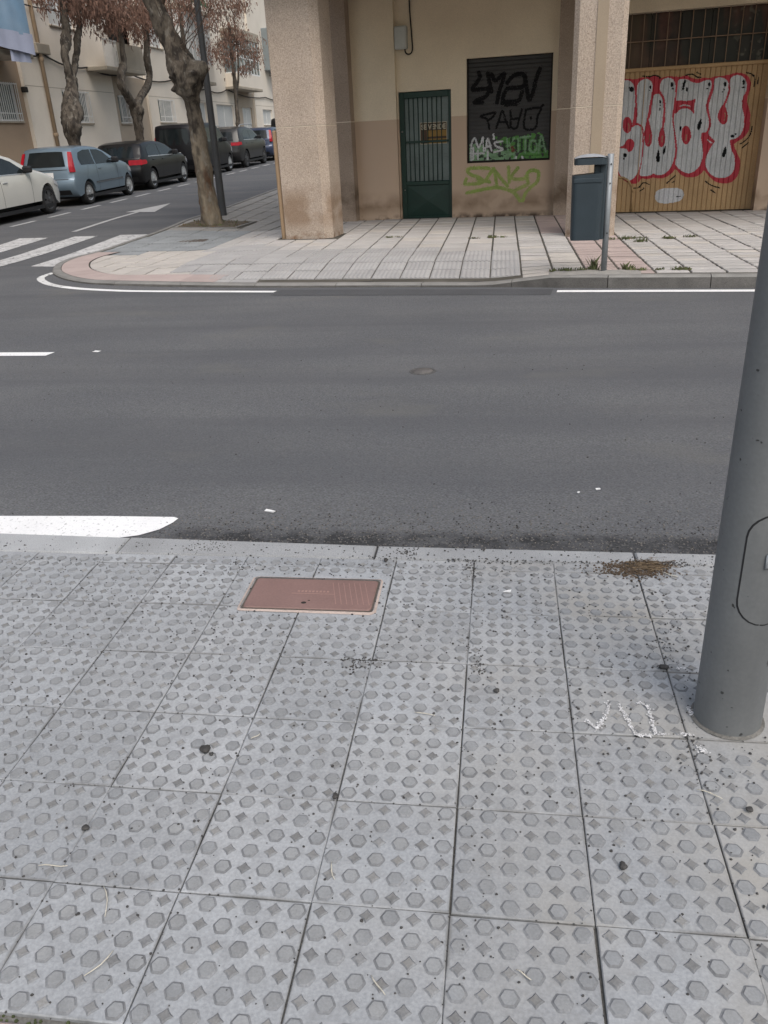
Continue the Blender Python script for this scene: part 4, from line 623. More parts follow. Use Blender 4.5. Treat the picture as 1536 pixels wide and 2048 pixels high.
M['brownbar'] = mat('brown_grille_bar', (.23, .155, .105), .6, .15, 5, .1, 80, space='World')
gr = MB()
gr.bev(G0, G1, GT-.02, GT+.02, 2.70, 2.715, .003); grille = part(gr, 'grille', M['brownbar'])
s = G0+.06; n = 0
while s < G1:
    MB().box(s-.0065, s+.0065, GT-.012, GT+.012, 2.325, 3.12).build('bar', M['brownbar'], grille); s += .196 if n % 2 else .178; n += 1
M['oldglass'] = mat('dusty_dark_glass', (.075, .05, .033), .4, .5, 1.3, .3, 9, spec=.25, tint=(.085, .036, .028), space='World')
over(M['oldglass'], (.018, .026, .022), lambda N, L: f_math(N, L, 'MULTIPLY', f_noise(N, L, 1.7, 2, (1, 1, .3), .52, .58), .8))
over(M['oldglass'], (.13, .092, .058), lambda N, L: f_math(N, L, 'MULTIPLY', f_math(N, L, 'SUBTRACT', 1., f_axis(N, L, 0, 2.15, 2.45), True), .55))
over(M['oldglass'], (.16, .15, .12), lambda N, L: f_math(N, L, 'MULTIPLY', f_noise(N, L, 8, 2, lo=.58, hi=.66), f_math(N, L, 'MULTIPLY', f_axis(N, L, 0, 3.55, 3.75), .7)))
for k in range(6):
    a = G0+k*(G1-G0)/6; MB().box(a+.004, a+(G1-G0)/6-.004, GT+.05, GT+.06, 2.32, 3.12).build('pane', M['oldglass'], grille)
# meter box and cable
M['boxgrey'] = mat('pale_grey_plastic_box', (.46, .48, .46), .6, .08, 5, .06, 60, space='World')
b = MB(); b.bev(-3.822, -3.608, 15.67, 15.8, 2.85, 3.2, .014); mb = part(b, 'meter_box', M['boxgrey'])
b = MB(); b.bev(-3.805, -3.625, 15.662, 15.671, 2.87, 3.18, .004); b.build('lid', M['boxgrey'], mb)
M['cable'] = mat('black_cable', (.02, .017, .015), .6, .1, 5)
b = MB(); b.tube(smooth([(-3.56, 15.78, 3.75), (-3.555, 15.78, 3.4), (-3.53, 15.775, 3.0), (-3.525, 15.77, 2.85), (-3.55, 15.76, 2.785), (-3.6, 15.74, 2.77), (-3.64, 15.73, 2.8), (-3.65, 15.73, 2.86)], 5), .013, 6); part(b, 'cable', M['cable'])
# ------------------------------------------------------------------ sprayed paint, laid as a thin skin on the surface it is on
PM = {'r': mat('red_spray', (.44, .03, .05), .55, .12, 6, .1, 60, space='World'), 'w': mat('silver_white_spray', (.66, .67, .685), .5, .10, 4, .12, 45, tint=(.55, .56, .575), space='World'),
      'k': mat('black_spray', (.006, .006, .007), .7, .2, 6, .1, 60, spec=.15, space='World'), 't': mat('pinkish_spray', (.33, .16, .11), .6, .2, 6, space='World'), 'o': mat('thin_white_spray', (.60, .60, .62), .6, .12, 6, .15, 40, space='World'),
      'g': mat('green_spray', (.085, .24, .055), .55, .2, 7, .2, 40, space='World'), 'l': mat('pale_green_spray', (.19, .33, .185), .55, .22, 8, .2, 40, space='World'),
      'd': mat('dark_green_spray', (.02, .045, .02), .6, .2, 6, space='World'), 'b': mat('brown_red_spray', (.14, .04, .025), .6, .2, 6, space='World'), 'v': mat('faded_green_spray', (.25, .37, .075), .75, .22, 5, .2, 50, tint=(.33, .36, .13), space='World')}
PK = list(PM)
over(PM['w'], (.07, .07, .072), lambda N, L: f_math(N, L, 'MULTIPLY', f_math(N, L, 'SUBTRACT', 1., f_math(N, L, 'MULTIPLY', f_noise(N, L, 30, 3, (8, 1, .25), .3, .62), 1., True), True), .35))
nrng = np.random.default_rng(4)
def raster(layers, sc_, zc_):
    Sg, Zg = np.meshgrid(sc_, zc_, indexing='ij'); out = np.full(Sg.shape, -1, np.int8)
    for c, kind, w, pts in layers:
        pts = [tuple(p) for p in pts]
        pp = np.array(smooth(pts, 4, kind == 'p') if len(pts) > 2 else pts)
        lo = pp.min(0)-w; hi = pp.max(0)+w
        i0, i1 = np.searchsorted(sc_, [lo[0], hi[0]]); j0, j1 = np.searchsorted(zc_, [lo[1], hi[1]])
        if i0 >= i1 or j0 >= j1: continue
        S_ = Sg[i0:i1, j0:j1]; Z_ = Zg[i0:i1, j0:j1]
        if kind == 'p':
            ins = np.zeros(S_.shape, bool); q = np.roll(pp, 1, 0)
            for (xi, yi), (xj, yj) in zip(pp, q):
                if yi == yj: continue
                ins ^= ((yi > Z_) != (yj > Z_)) & (S_ < (xj-xi)*(Z_-yi)/(yj-yi)+xi)
            if c in 'gl':                             # thin, patchy fill
                vn = nrng.random((S_.shape[0]//5+2, S_.shape[1]//3+2)); ii = np.arange(S_.shape[0])/5; jj = np.arange(S_.shape[1])/3; i0_ = ii.astype(int)[:, None]; j0_ = jj.astype(int)[None]; fi = (ii % 1)[:, None]; fj = (jj % 1)[None]
                ins &= (vn[i0_, j0_]*(1-fi)*(1-fj)+vn[i0_+1, j0_]*fi*(1-fj)+vn[i0_, j0_+1]*(1-fi)*fj+vn[i0_+1, j0_+1]*fi*fj) > .40
        else:
            ins = np.zeros(S_.shape, bool); q = nrng.random(S_.shape); jit = .72+.5*nrng.random(S_.shape)+2.2*(q < .05)-.9*(q > .955)
            for a, b_ in zip(pp, pp[1:]):
                d = b_-a; L2 = max(d@d, 1e-9); u = np.clip(((S_-a[0])*d[0]+(Z_-a[1])*d[1])/L2, 0, 1)
                ins |= (S_-a[0]-u*d[0])**2+(Z_-a[1]-u*d[1])**2 < (w/2)**2*jit
        out[i0:i1, j0:j1][ins] = PK.index(c)
    return out
def paint_vertical(name, layers, cols, z0, z1, dz, parent):        # runs along z; cols = [(s, t)] edges
    zc = np.arange(z0+dz/2, z1, dz); sc_ = np.array([(a[0]+b_[0])/2 for a, b_ in zip(cols, cols[1:])]); g = raster(layers, sc_, zc); b = MB()
    for i in range(len(sc_)):
        j = 0
        while j < len(zc):
            c = g[i, j]
            if c < 0: j += 1; continue
            k = j
            while k < len(zc) and g[i, k] == c: k += 1
            (sa, ta), (sb, tb) = cols[i], cols[i+1]
            b.quad((sa, ta-.0018, zc[j]-dz/2), (sb, tb-.0018, zc[j]-dz/2), (sb, tb-.0018, zc[k-1]+dz/2), (sa, ta-.0018, zc[k-1]+dz/2), int(c)); j = k
    return b.build(name, [PM[k] for k in PK], parent)
def paint_horizontal(name, layers, rows, s0, s1, ds, parent):      # runs along s; rows = [(z, t)] edges
    sc_ = np.arange(s0+ds/2, s1, ds); zc = np.array([(a[0]+b_[0])/2 for a, b_ in zip(rows, rows[1:])]); g = raster(layers, sc_, zc); b = MB()
    for j in range(len(zc)):
        i = 0
        while i < len(sc_):
            c = g[i, j]
            if c < 0: i += 1; continue
            k = i
            while k < len(sc_) and g[k, j] == c: k += 1
            (za, ta), (zb, tb) = rows[j], rows[j+1]
            b.quad((sc_[i]-ds/2, ta-.0018, za), (sc_[k-1]+ds/2, ta-.0018, za), (sc_[k-1]+ds/2, tb-.0018, zb), (sc_[i]-ds/2, tb-.0018, zb), int(c)); i = k
    return b.build(name, [PM[k] for k in PK], parent)
cols = []
for (s, d), (s2, d2) in zip(gs, gs[1:]):
    n = max(1, round((s2-s)/.0105)) if s2-s < .1 else 3
    cols += [(s+(s2-s)*k/n, GT+d+(d2-d)*k/n) for k in range(n)]
cols.append((G1, GT))
paint_vertical('graffiti', GARAGE_PAINT, cols, .08, 2.262, .009, gar)
paint_horizontal('graffiti', SHUTTER_PAINT, [(z, 15.9+shut_d(z)) for z in zz], S0+.032, S1-.032, .009, shut)
wp = paint_horizontal('graffiti', [('v', x[1], x[2]*.78, x[3]) for x in WALL_PAINT], [(.3+i*.011, 15.8) for i in range(64)], -2.75, -1.03, .009, cb); wp.location = OFF
# for sale sign hung behind the bars
fs = thing('for_sale_sign', bw(-3.205, 15.885, 1.33), 'yellow and brown for sale sign behind the bars of the green door', 'sign', rz=-A7)
M['signbrown'] = mat('sign_dark_brown', (.075, .04, .022), .5, .1, 6); M['signyellow'] = mat('sign_yellow', (.30, .175, .04), .5, .15, 6); M['signcream'] = mat('sign_cream', (.46, .42, .32), .5, .08, 6)
MB().box(-.247, .247, 0, .006, 0, .36).build('board', M['signcream'], fs)
b = MB(); b.box(-.236, .236, -.0015, .0, .225, .348, 0); b.box(-.236, -.12, -.0015, .0, .012, .225, 0); b.box(-.12, .236, -.0015, .0, .125, .225, 1); b.box(-.12, .236, -.0015, .0, .09, .125, 0); b.box(-.12, .236, -.0015, .0, .012, .09, 1); b.build('print', [M['signbrown'], M['signyellow']], fs)
def text_mesh(txt, size, m, name='lettering', parent=None, loc=(0, 0, 0), rot=(R(90), 0, 0), width=None):
    cu = bpy.data.curves.new(name, 'FONT'); cu.body = txt; cu.size = size; cu.align_x = 'CENTER'; cu.extrude = .0006; cu.offset = .004*size/.1
    to = bpy.data.objects.new(name, cu); COL.objects.link(to); bpy.context.view_layer.update()
    me = bpy.data.meshes.new_from_object(to.evaluated_get(bpy.context.evaluated_depsgraph_get())); bpy.data.objects.remove(to); bpy.data.curves.remove(cu)
    me.materials.clear(); me.materials.append(m)
    if width:
        xs = [v.co.x for v in me.vertices]; k = width/(max(xs)-min(xs))
        for v in me.vertices: v.co.x *= k
    return link(name, me, parent, loc, rot)
text_mesh('SE VENDE', .115, M['signcream'], parent=fs, loc=(0, -.0035, .245), width=.45)
# ------------------------------------------------------------------ apartment building along the side street (x = U, y = V in its own frame)
M['cream'] = mat('cream_render', (.74, .68, .60), .9, .07, .7, .06, 60, bump=.1, bscale=90, tint=(.68, .62, .535), space='World')
M['creamdark'] = mat('tan_render', (.40, .335, .265), .9, .08, .9, .08, 60, bump=.1, bscale=90, space='World')
M['brownwall'] = mat('brown_render', (.33, .25, .18), .9, .10, .9, .10, 60, bump=.1, bscale=90, space='World')
M['line'] = mat('groove_shade_tan', (.33, .29, .235), .9, .1, 5, space='World')  # darker tan stands in for the shade inside recessed facade grooves
M['whitemetal'] = mat('white_painted_metal', (.72, .72, .71), .5, .06, 6)
M['shade'] = mat('white_roller_blind', (.52, .53, .52), .6, .06, 5, stretch=(1, 1, 8))
M['winglass'] = mat('window_glass', (.16, .19, .195), .12, .3, 2.2, .1, 30, spec=.6, space='World')
M['slabc'] = mat('concrete_balcony', (.36, .32, .26), .9, .12, 2, .1, 60, space='World')
M['pipe'] = mat('tan_drainpipe', (.33, .245, .165), .6, .12, 4, space='World')
M['greyp'] = mat('grey_metal_sheet', (.22, .25, .26), .5, .1, 4, space='World')
FU, AV = -15.5, 30.0
ab = thing('apartment_building', st(FU, AV, .2), 'cream apartment block with barred windows and balconies along the side street', 'building', rz=B6)
AO = (-FU, -AV, -.2)
def ap(b, name, m, parent=None): return b.build(name, m, parent or ab, AO if parent is None else (0, 0, 0))
def fwall(b, v0, v1, z0, z1, u, holes, depth=.16):
    vs_ = sorted({v0, v1, *[h[0] for h in holes], *[h[1] for h in holes]}); zs = sorted({z0, z1, *[h[2] for h in holes], *[h[3] for h in holes]})
    for a, c in zip(vs_, vs_[1:]):
        for d, e in zip(zs, zs[1:]):
            if any(h[0] <= a and c <= h[1] and h[2] <= d and e <= h[3] for h in holes): continue
            b.quad((u, a, d), (u, c, d), (u, c, e), (u, a, e))
    for a, c, d, e in holes:
        i = u-depth
        b.quad((u, a, d), (u, a, e), (i, a, e), (i, a, d)); b.quad((u, c, e), (u, c, d), (i, c, d), (i, c, e)); b.quad((u, a, e), (u, c, e), (i, c, e), (i, a, e)); b.quad((u, c, d), (u, a, d), (i, a, d), (i, c, d))
WINS = [(24.3, 26.25, 2.46, 3.53, 'bars'), (28.85, 30.65, 2.43, 3.44, 'bars'), (33.25, 34.1, 2.44, 3.43, 'bars'), (36.85, 38.5, 2.5, 3.4, 'bars'), (41.1, 42.72, 2.48, 3.4, 'blind'), (44.2, 46.9, 1.6, 3.38, 'door'), (48.7, 50.5, 1.2, 3.34, 'door'), (52.3, 54.3, 2.46, 3.3, 'blind'), (58, 59.6, 2.5, 3.3, 'blind')]
UP = [(28.9, 30.6, 5.35, 6.6, 'blind'), (36.6, 38.2, 5.35, 6.6, 'blind'), (41.9, 43.3, 5.0, 6.3, 'blind'), (51.0, 52.2, 5.0, 6.4, 'blind'), (54.5, 56, 5.2, 6.4, 'blind')]
b = MB(); fwall(b, 6, 26.62, -.4, 13, FU-.12, [(*w[:2], *w[2:4]) for w in WINS[:1]]); ap(b, 'brown_wall', M['brownwall'])
segs = [(26.62, 32.8, FU), (32.8, 35.95, FU-.1), (35.95, 47.4, FU), (47.4, 50.9, FU-.1), (50.9, 100, FU)]
for k, (v0, v1, u) in enumerate(segs):
    b = MB(); fwall(b, v0, v1, -.4, 4.1 if k in (1, 3) else 13, u, [w[:4] for w in WINS+UP if v0 < w[0] < v1 and (k not in (1, 3) or w[3] < 4)])
    b.quad((u, v0, -.4), (u-.3, v0, -.4), (u-.3, v0, 13), (u, v0, 13)); b.quad((u, v1, -.4), (u, v1, 13), (u-.3, v1, 13), (u-.3, v1, -.4))
    ap(b, 'wall', M['creamdark'] if k in (1, 3) else M['cream'])
    if k in (1, 3): b = MB(); fwall(b, v0, v1, 4.1, 13, u, [(v0+.5, v1-.5, 4.45, 6.5)]); ap(b, 'wall', M['cream'])
b = MB(); b.box(-28, FU-.6, 6, 100, -.4, 13); ap(b, 'core_wall', M['darkroom'])
for v0, v1, u in (segs[0], segs[2], segs[4]):
    for z in (2.40, 3.47): b = MB(); b.box(u-.01, u+.004, v0+.02, v1-.02, z, z+.016); ap(b, 'groove_shade_line', M['line']) if z > 3 else None
for a, c, d, e, kind in WINS+UP:
    u = FU-.13-(.12 if a < 26 else (.1 if 32.8 < a < 35.9 or 47.4 < a < 50.9 else 0)); uo = u+.135
    b = MB(); f = .05
    b.box(u, u+.04, a, a+f, d, e); b.box(u, u+.04, c-f, c, d, e); b.box(u, u+.04, a+f, c-f, d, d+f); b.box(u, u+.04, a+f, c-f, e-f, e); b.box(u, u+.04, (a+c)/2-.03, (a+c)/2+.03, d+f, e-f)
    win = ap(b, 'door' if kind == 'door' else 'window', M['whitemetal'])
    if kind != 'door': b = MB(); b.bev(uo-.02, uo+.06, a-.06, c+.06, d-.05, d-.002, .008); b.build('sill', M['slabc'], win)
    b = MB(); b.box(u+.01, u+.02, a+f, c-f, d+f, e-f); b.build('pane', M['winglass'] if kind == 'bars' else M['shade'], win)
    if kind == 'bars':
        b = MB(); n = int((c-a)/.11)
        for k in range(n+1): b.box(uo+.045, uo+.062, a+.012+(c-a-.02)*k/n-.008, a+.012+(c-a-.02)*k/n+.008, d, e)
        for z in (d+.03, d+.22, e-.03): b.box(uo+.04, uo+.044, a, c, z-.014, z+.014)
        b.build('grille', M['whitemetal'], win)
b = MB(); b.tube([(FU+.07, 27.8, .1), (FU+.07, 27.8, 13)], .065, 10); dp = ap(b, 'drainpipe', M['pipe'])
for z in (2.0, 4.2): b = MB(); b.lathe([(.075, z), (.085, z+.02), (.085, z+.10), (.075, z+.12)], 12, 0, 'z', (FU+.07, 27.8, 0)); b.build('pipe_collar', M['pipe'], dp)
b = MB(); b.bev(FU, FU+.15, 27.55, 28.35, 4.42, 4.72, .02); ap(b, 'junction_box', M['slabc'])
b = MB(); b.bev(FU-.12, FU+.02, 26.55, 26.75, 3.28, 3.44, .02); ap(b, 'lamp_bracket', M['darkroom'])
for (v0, v1, uo) in ((30.88, 34.2, -14.7), (45.95, 50.2, -14.75), (39.0, 42.6, -14.8), (19.5, 25.9, -14.6)):
    b = MB(); b.bev(FU-.1, uo, v0, v1, 4.1, 4.24, .02); bal = ap(b, 'balcony', M['slabc'])
    if v0 < 32 and v0 > 30:
        b = MB(); b.box(uo-.06, uo-.01, v0+1.15, v1-.02, 4.24, 5.05); b.box(FU, uo-.06, v1-.07, v1-.02, 4.24, 5.05); b.build('parapet', M['slabc'], bal)
        b = MB(); 
        for k in range(12): b.box(uo-.05, uo-.03, v0+.05+k*.095, v0+.07+k*.095, 4.24, 5.05)
        b.box(uo-.055, uo-.025, v0+.02, v0+1.15, 5.05, 5.09); b.build('railing', M['whitemetal'], bal)
    elif v0 > 40:                                     # glazed-in balcony
        b = MB(); b.box(FU, uo-.02, v0+.25, v1-.15, 4.24, 4.85); b.build('parapet', M['cream'], bal)
        b = MB()
        for z in (4.85, 5.55, 6.4): b.box(uo-.07, uo-.02, v0+.25, v1-.15, z, z+.06); b.box(FU, uo-.07, v0+.25, v0+.3, z, z+.06)
        for k in range(8): y = v0+.25+(v1-v0-.45)*k/7; b.box(uo-.072, uo-.018, y, y+.05, 4.91, 6.4)
        b.build('frame', M['whitemetal'], bal)
        b = MB(); b.box(uo-.05, uo-.04, v0+.3, v1-.2, 4.91, 6.4); b.box(FU, uo-.07, v0+.27, v0+.28, 4.91, 6.4); b.build('pane', M['winglass'], bal)
        b = MB(); b.bev(FU-.1, uo+.05, v0+.15, v1-.05, 6.46, 6.9, .02); b.build('upper_slab', M['slabc'], bal)
    elif v0 > 38:
        b = MB()
        b.box(FU, uo-.02, v0+.05, v1-.1, 4.24, 4.95)
        b.build('parapet', M['cream'], bal)
        b = MB()
        for k in range(8): y = v0+.05+(v1-v0-.2)*k/7; b.box(uo-.07, uo-.02, y, y+.06, 4.95, 6.9)
        for z in (4.95, 6.1, 6.85): b.box(uo-.075, uo-.015, v0+.05, v1-.1, z, z+.06)
        for k in range(4): y = FU+(uo-.05-FU)*k/4; b.box(y, y+.05, v0+.05, v0+.09, 4.95, 6.9)
        b.build('frame', M['whitemetal'], bal)
        b = MB(); b.box(uo-.05, uo-.04, v0+.1, v1-.12, 4.98, 6.9); b.box(FU, uo-.08, v0+.065, v0+.075, 4.98, 6.9); b.build('pane', M['shade'], bal)
        b = MB(); b.bev(FU-.1, uo+.05, v0, v1, 6.92, 7.1, .02); b.build('upper_slab', M['slabc'], bal)
        M['awn'] = mat('green_awning_cloth', (.03, .12, .06), .9, .15, 4); b = MB(); b.add([(uo, v0, 7.9), (uo, v1-1.2, 7.9), (uo+.5, v1-1.2, 7.12), (uo+.5, v0, 7.12)], [(0, 1, 2, 3)]); b.add([(uo+.01, v0, 7.9), (uo+.01, v1-1.2, 7.9), (uo+.51, v1-1.2, 7.13), (uo+.51, v0, 7.13)], [(3, 2, 1, 0)]); b.build('awning', M['awn'], bal)
    else:
        b = MB(); b.box(uo-.08, uo-.02, v0+.1, v1-.05, 4.24, 5.2); b.build('parapet', M['brownwall'], bal)
b = MB(); b.bev(FU-.1, -14.75, 53.5, 56.2, 5.4, 7.6, .03); ap(b, 'mirador', M['greyp'])
b = MB(); pts = []
for (v0, z0), (v1, z1) in zip(((26.7, 4.52), (27.9, 4.46), (30.9, 4.22), (34.3, 4.22), (38.6, 4.18), (43, 4.0), (46, 4.1), (53, 3.95), (60, 4.0)), ((27.9, 4.46), (30.9, 4.22), (34.3, 4.22), (38.6, 4.18), (43, 4.0), (46, 4.1), (53, 3.95), (60, 4.0), (70, 4))):
    for k in range(6): t = k/6; pts.append((FU+.05, v0+(v1-v0)*t, z0+(z1-z0)*t-.16*(4*t*(1-t))))
b.tube(pts, .028, 5); ap(b, 'cable', M['cable'])
b = MB(); b.tube([(FU+.05, 26.6, 5.75), (FU+.1, 28, 5.72), (FU+.05, 33, 5.9)], .02, 5); ap(b, 'cable', M['cable'])
b = MB(); b.bev(-28.5, FU+.35, 6, 100, 13, 13.3, .03); ap(b, 'roof', M['slabc'])
# pavement in front of it
fp = MB()
vs = []
for k in range(40):
    v = 6+k*2.2
    for u in (FU+.02, -13.62, -13.5, -13.5):
        p = st(u, v); vs.append((p.x, p.y, road_z(*st(u, v)[:2])+(.11 if len(vs) % 4 < 3 else -.05)))
fp.add(vs, [(i*4+k, i*4+k+1, i*4+5+k, i*4+4+k) for i in range(39) for k in range(3)]); tag(fp.build('pavement', M['slab_rib']), kind='structure')
# air conditioner on the balcony
ac = thing('air_conditioner', st(-14.85, 32.0, 4.28), 'white air conditioner with a dark grille on a balcony of the apartment block', 'air conditioner', rz=B6)
b = MB(); b.bev(-.3, .0, -.1, .75, 0, .72, .02); b.build('casing', M['whitemetal'], ac)
b = MB(); b.box(.001, .012, 0, .5, .05, .5); b.build('fan_opening', M['darkroom'], ac)
b = MB()
for k in range(4): b.box(.013, .02, .03+k*.14, .05+k*.14, .05, .5)
b.build('guard', M['whitemetal'], ac)
# laundry
M['bluecloth'] = mat('pale_blue_sheet', (.20, .33, .47), .9, .12, 1.6, .08, 50, tint=(.26, .36, .47)); M['lilac'] = mat('pale_lilac_sheet', (.40, .43, .55), .9, .10, 1.6, .08, 50)
def cloth(name, v0, v1, z0, z1, u, m, label, low, skew=0):
    b = MB(); n, k = 16, 10; vs = []
    for i in range(n+1):
        for j in range(k+1):
            a, c = i/n, j/k; vs.append((u+.022*math.sin(a*11+c*1.5)*(1-c*.3)+.012*math.sin(a*23), v0+(v1-v0)*a+skew*(1-c), z1-(z1-(z0+low*a))*(1-c)))
    b.add(vs, [(i*(k+1)+j, (i+1)*(k+1)+j, (i+1)*(k+1)+j+1, i*(k+1)+j+1) for i in range(n) for j in range(k)], 0, True)
    o = b.build(name, m, None, (0, 0, 0), (0, 0, B6)); tag(o, label, 'laundry', 'sheets hung out to dry'); return o
cloth('hanging_sheet', 22.8, 25.62, 4.66, 6.8, -14.38, M['bluecloth'], 'pale blue sheet hung from the balcony at the top left', -.02)
cloth('hanging_sheet', 22.9, 25.66, 4.30, 4.70, -14.36, M['lilac'], 'pale lilac band of cloth hanging below the blue sheet', -.14)
cloth('hanging_sheet', 24.38, 25.5, 3.93, 4.4, -14.44, M['lilac'], 'lowest bluish cloth hanging behind the blue sheet', .03)
# ------------------------------------------------------------------ parked cars (x forward, right side is -y)
def paintm(name, col, metal=.3, coat=.6, spec=.4): return mat(name, col, .35, .03, 2, .03, 200, metal=metal, coat=coat, spec=spec)
M['tyre'] = mat('tyre_rubber', (.018, .018, .019), .85, .2, 8, .15, 60); M['carglass'] = mat('car_glass', (.012, .016, .018), .08, .3, 3, spec=.4); M['cardark'] = mat('black_car_plastic', (.016, .016, .018), .6, .1, 8)
M['redlamp'] = mat('red_lamp_glass', (.36, .010, .022), .25, .2, 9, spec=.3); M['rimsilver'] = mat('silver_wheel', (.50, .51, .52), .35, .06, 8, metal=.6); M['rimdark'] = mat('dark_alloy', (.10, .10, .105), .4, .1, 8, metal=.6)
M['platew'] = mat('white_plate', (.62, .62, .62), .5, .03, 8); M['lampclear'] = mat('clear_lamp', (.55, .57, .6), .1, .1, 8, spec=.7); M['greymold'] = mat('grey_moulding', (.05, .055, .06), .6)
def car(label, spec, place, slope=True):
    S = spec; L, Wd, H = S['L'], S['W'], S['H']; belt = S['belt']; hwid = Wd/2
    def D(x, y, z):
        s = abs(y)/hwid
        k = 1-S.get('tumble', .17)*min(1, max(0, (z-belt)/(H-belt)))-.05*max(0, (.62-z)/.5)**2-.035*max(0, (z-.62)/(belt-.62))**2*(1 if z < belt else 1)
        if z > belt: k = 1-.035-S.get('tumble', .17)*min(1, (z-belt)/(H-belt))
        er = max(0, (.75-x)/.75); ef = max(0, (x-(L-1.0))/1.0)
        k *= 1-.10*er**2-.16*ef**2
        x2 = x+.13*s*s*er**1.2*(1 if er > 0 else 0)-.22*s*s*ef
        z2 = z-(.035*s**3 if z > belt+.05 else 0)
        return (x2, y*k, z2)
    top = S['top']; xr, xf, wr = S['xr'], S['xf'], S['wr']; ar = wr+.05
    def arch(cx): return [(cx+ar*math.cos(R(a)), max(S['sill'], wr+ar*math.sin(R(a)))) for a in range(0, 181, 15)]
    bottom = [p for p in arch(xf)]+[p for p in arch(xr)]
    outl = top+[(top[-1][0]-.12, S['sill'])]+bottom+[(top[0][0]+.1, S['sill']+.04)]
    bm = bmesh.new(); a = [bm.verts.new((x, -hwid, z)) for x, z in outl]; f = bm.faces.new(a)
    ext = bmesh.ops.extrude_face_region(bm, geom=[f]); vs = [e for e in ext['geom'] if isinstance(e, bmesh.types.BMVert)]; bmesh.ops.translate(bm, verts=vs, vec=(0, Wd, 0))
    bmesh.ops.recalc_face_normals(bm, faces=bm.faces)
    def on_top(e):
        for v in e.verts:
            if not any(abs(v.co.x-x) < 1e-4 and abs(v.co.z-z) < 1e-4 for x, z in top): return False
        return abs(e.verts[0].co.y-e.verts[1].co.y) < 1e-5
    ed = [e for e in bm.edges if on_top(e)]
    bmesh.ops.bevel(bm, geom=ed, offset=.065, segments=3, affect='EDGES', clamp_overlap=True, profile=.5)
    def cut(co, no): g = bm.verts[:]+bm.edges[:]+bm.faces[:]; bmesh.ops.bisect_plane(bm, geom=g, plane_co=co, plane_no=no)
    for z in (.35, .5, .65, .8, belt, belt+.15, belt+.3): cut((0, 0, z), (0, 0, 1))
    for y in (-.6, -.35, 0, .35, .6): cut((0, y*hwid/.85, 0), (0, 1, 0))
    for x in [.15, .3, .5, .75, 1.2, 1.8, 2.4, 3.0]+[L-k for k in (.9, .6, .4, .2)]: cut((x, 0, 0), (1, 0, 0))
    for v in bm.verts: v.co = D(*v.co)
    for f in bm.faces: f.smooth = True
    me = bpy.data.meshes.new('body'); bm.to_mesh(me); bm.free(); me.materials.append(S['paint'])
    me.set_sharp_from_angle(angle=R(32))
    t = thing('parked_car', place[0], label, S.get('cat', 'car'), 'cars parked along the side street', rot=place[1])
    body = link('body', me, t)
    def panel(name, poly, m, side=(-1, 1), d=.005, parent=t, y=None, sub=True):
        if len(side) == 2:
            for q_ in side: panel(name, poly, m, (q_,), d, parent, y, sub)
            return
        b2 = bmesh.new()
        for sd_ in side:
            vv = [b2.verts.new((x, sd_*(hwid+d), z)) for x, z in poly]; b2.faces.new(vv if sd_ < 0 else vv[::-1])
        if sub:
            for z in (belt+.15, belt+.3, .5, .65, .8): bmesh.ops.bisect_plane(b2, geom=b2.verts[:]+b2.edges[:]+b2.faces[:], plane_co=(0, 0, z), plane_no=(0, 0, 1))
            for x in (.3, .55, .75, L-.9, L-.6, L-.4): bmesh.ops.bisect_plane(b2, geom=b2.verts[:]+b2.edges[:]+b2.faces[:], plane_co=(x, 0, 0), plane_no=(1, 0, 0))
        for v in b2.verts: v.co = D(*v.co)
        me2 = bpy.data.meshes.new(name); b2.to_mesh(me2); b2.free(); me2.materials.append(m)
        for p in me2.polygons: p.use_smooth = True
        return link(name, me2, parent)
    def rearq(name, A, B, w0, w1, m, d=.006, parent=t, y0=0, n=8):   # panel across the car between outline points A and B
        nx, nz = B[1]-A[1], -(B[0]-A[0]); l = math.hypot(nx, nz); ox, oz = -nx/l*d, -nz/l*d
        if S.get('flip') or name in ('windscreen', 'headband'): ox, oz = -ox, -oz
        b = MB(); vs = []
        for i in range(n+1):
            for j in range(4):
                q = j/3; ww = w0+(w1-w0)*q; y = y0-ww+2*ww*i/n; x, yy, z = D(A[0]+(B[0]-A[0])*q, y, A[1]+(B[1]-A[1])*q); vs.append((x+ox, yy, z+oz))
        b.add(vs, [(i*4+j, i*4+4+j, i*4+5+j, i*4+1+j) for i in range(n) for j in range(3)], 0, True); return b.build(name, m, parent)
    for poly in S['glass']: panel('side_window', poly, M['carglass'])
    if 'trim' in S:
        for poly in S['trim']: panel('window_trim', poly, M['rimsilver'], d=.006)
    rg = S['rear']; rearq('rear_window', rg[0], rg[1], rg[2], rg[3], M['carglass'])
    wsn = S['front']; rearq('windscreen', wsn[0], wsn[1], wsn[2], wsn[3], M['carglass'])
    for poly in S.get('seams', []):
        panel('door_seam', poly, M['cardark'], d=.003)
    for poly in S.get('mould', []): panel('side_moulding', poly, M['greymold'] if not S.get('mm') else S['mm'], d=.012)
    # tail lamps: blocks that wrap the rear corner
    for sd_ in (-1, 1):
        b2 = bmesh.new(); y0, y1 = S['lamp_y']*hwid, hwid+.008
        vv = [b2.verts.new((x, y0*sd_, z)) for x, z in S['lamp']]; f = b2.faces.new(vv); e = bmesh.ops.extrude_face_region(b2, geom=[f]); vs = [q for q in e['geom'] if isinstance(q, bmesh.types.BMVert)]; bmesh.ops.translate(b2, verts=vs, vec=(0, (y1-y0)*sd_, 0))
        bmesh.ops.recalc_face_normals(b2, faces=b2.faces); bmesh.ops.bevel(b2, geom=b2.edges[:], offset=.012, segments=2, affect='EDGES')
        for v in b2.verts: v.co = D(*v.co)
        me2 = bpy.data.meshes.new('tail_light'); b2.to_mesh(me2); b2.free(); me2.materials.append(M['redlamp']); link('tail_light', me2, t)
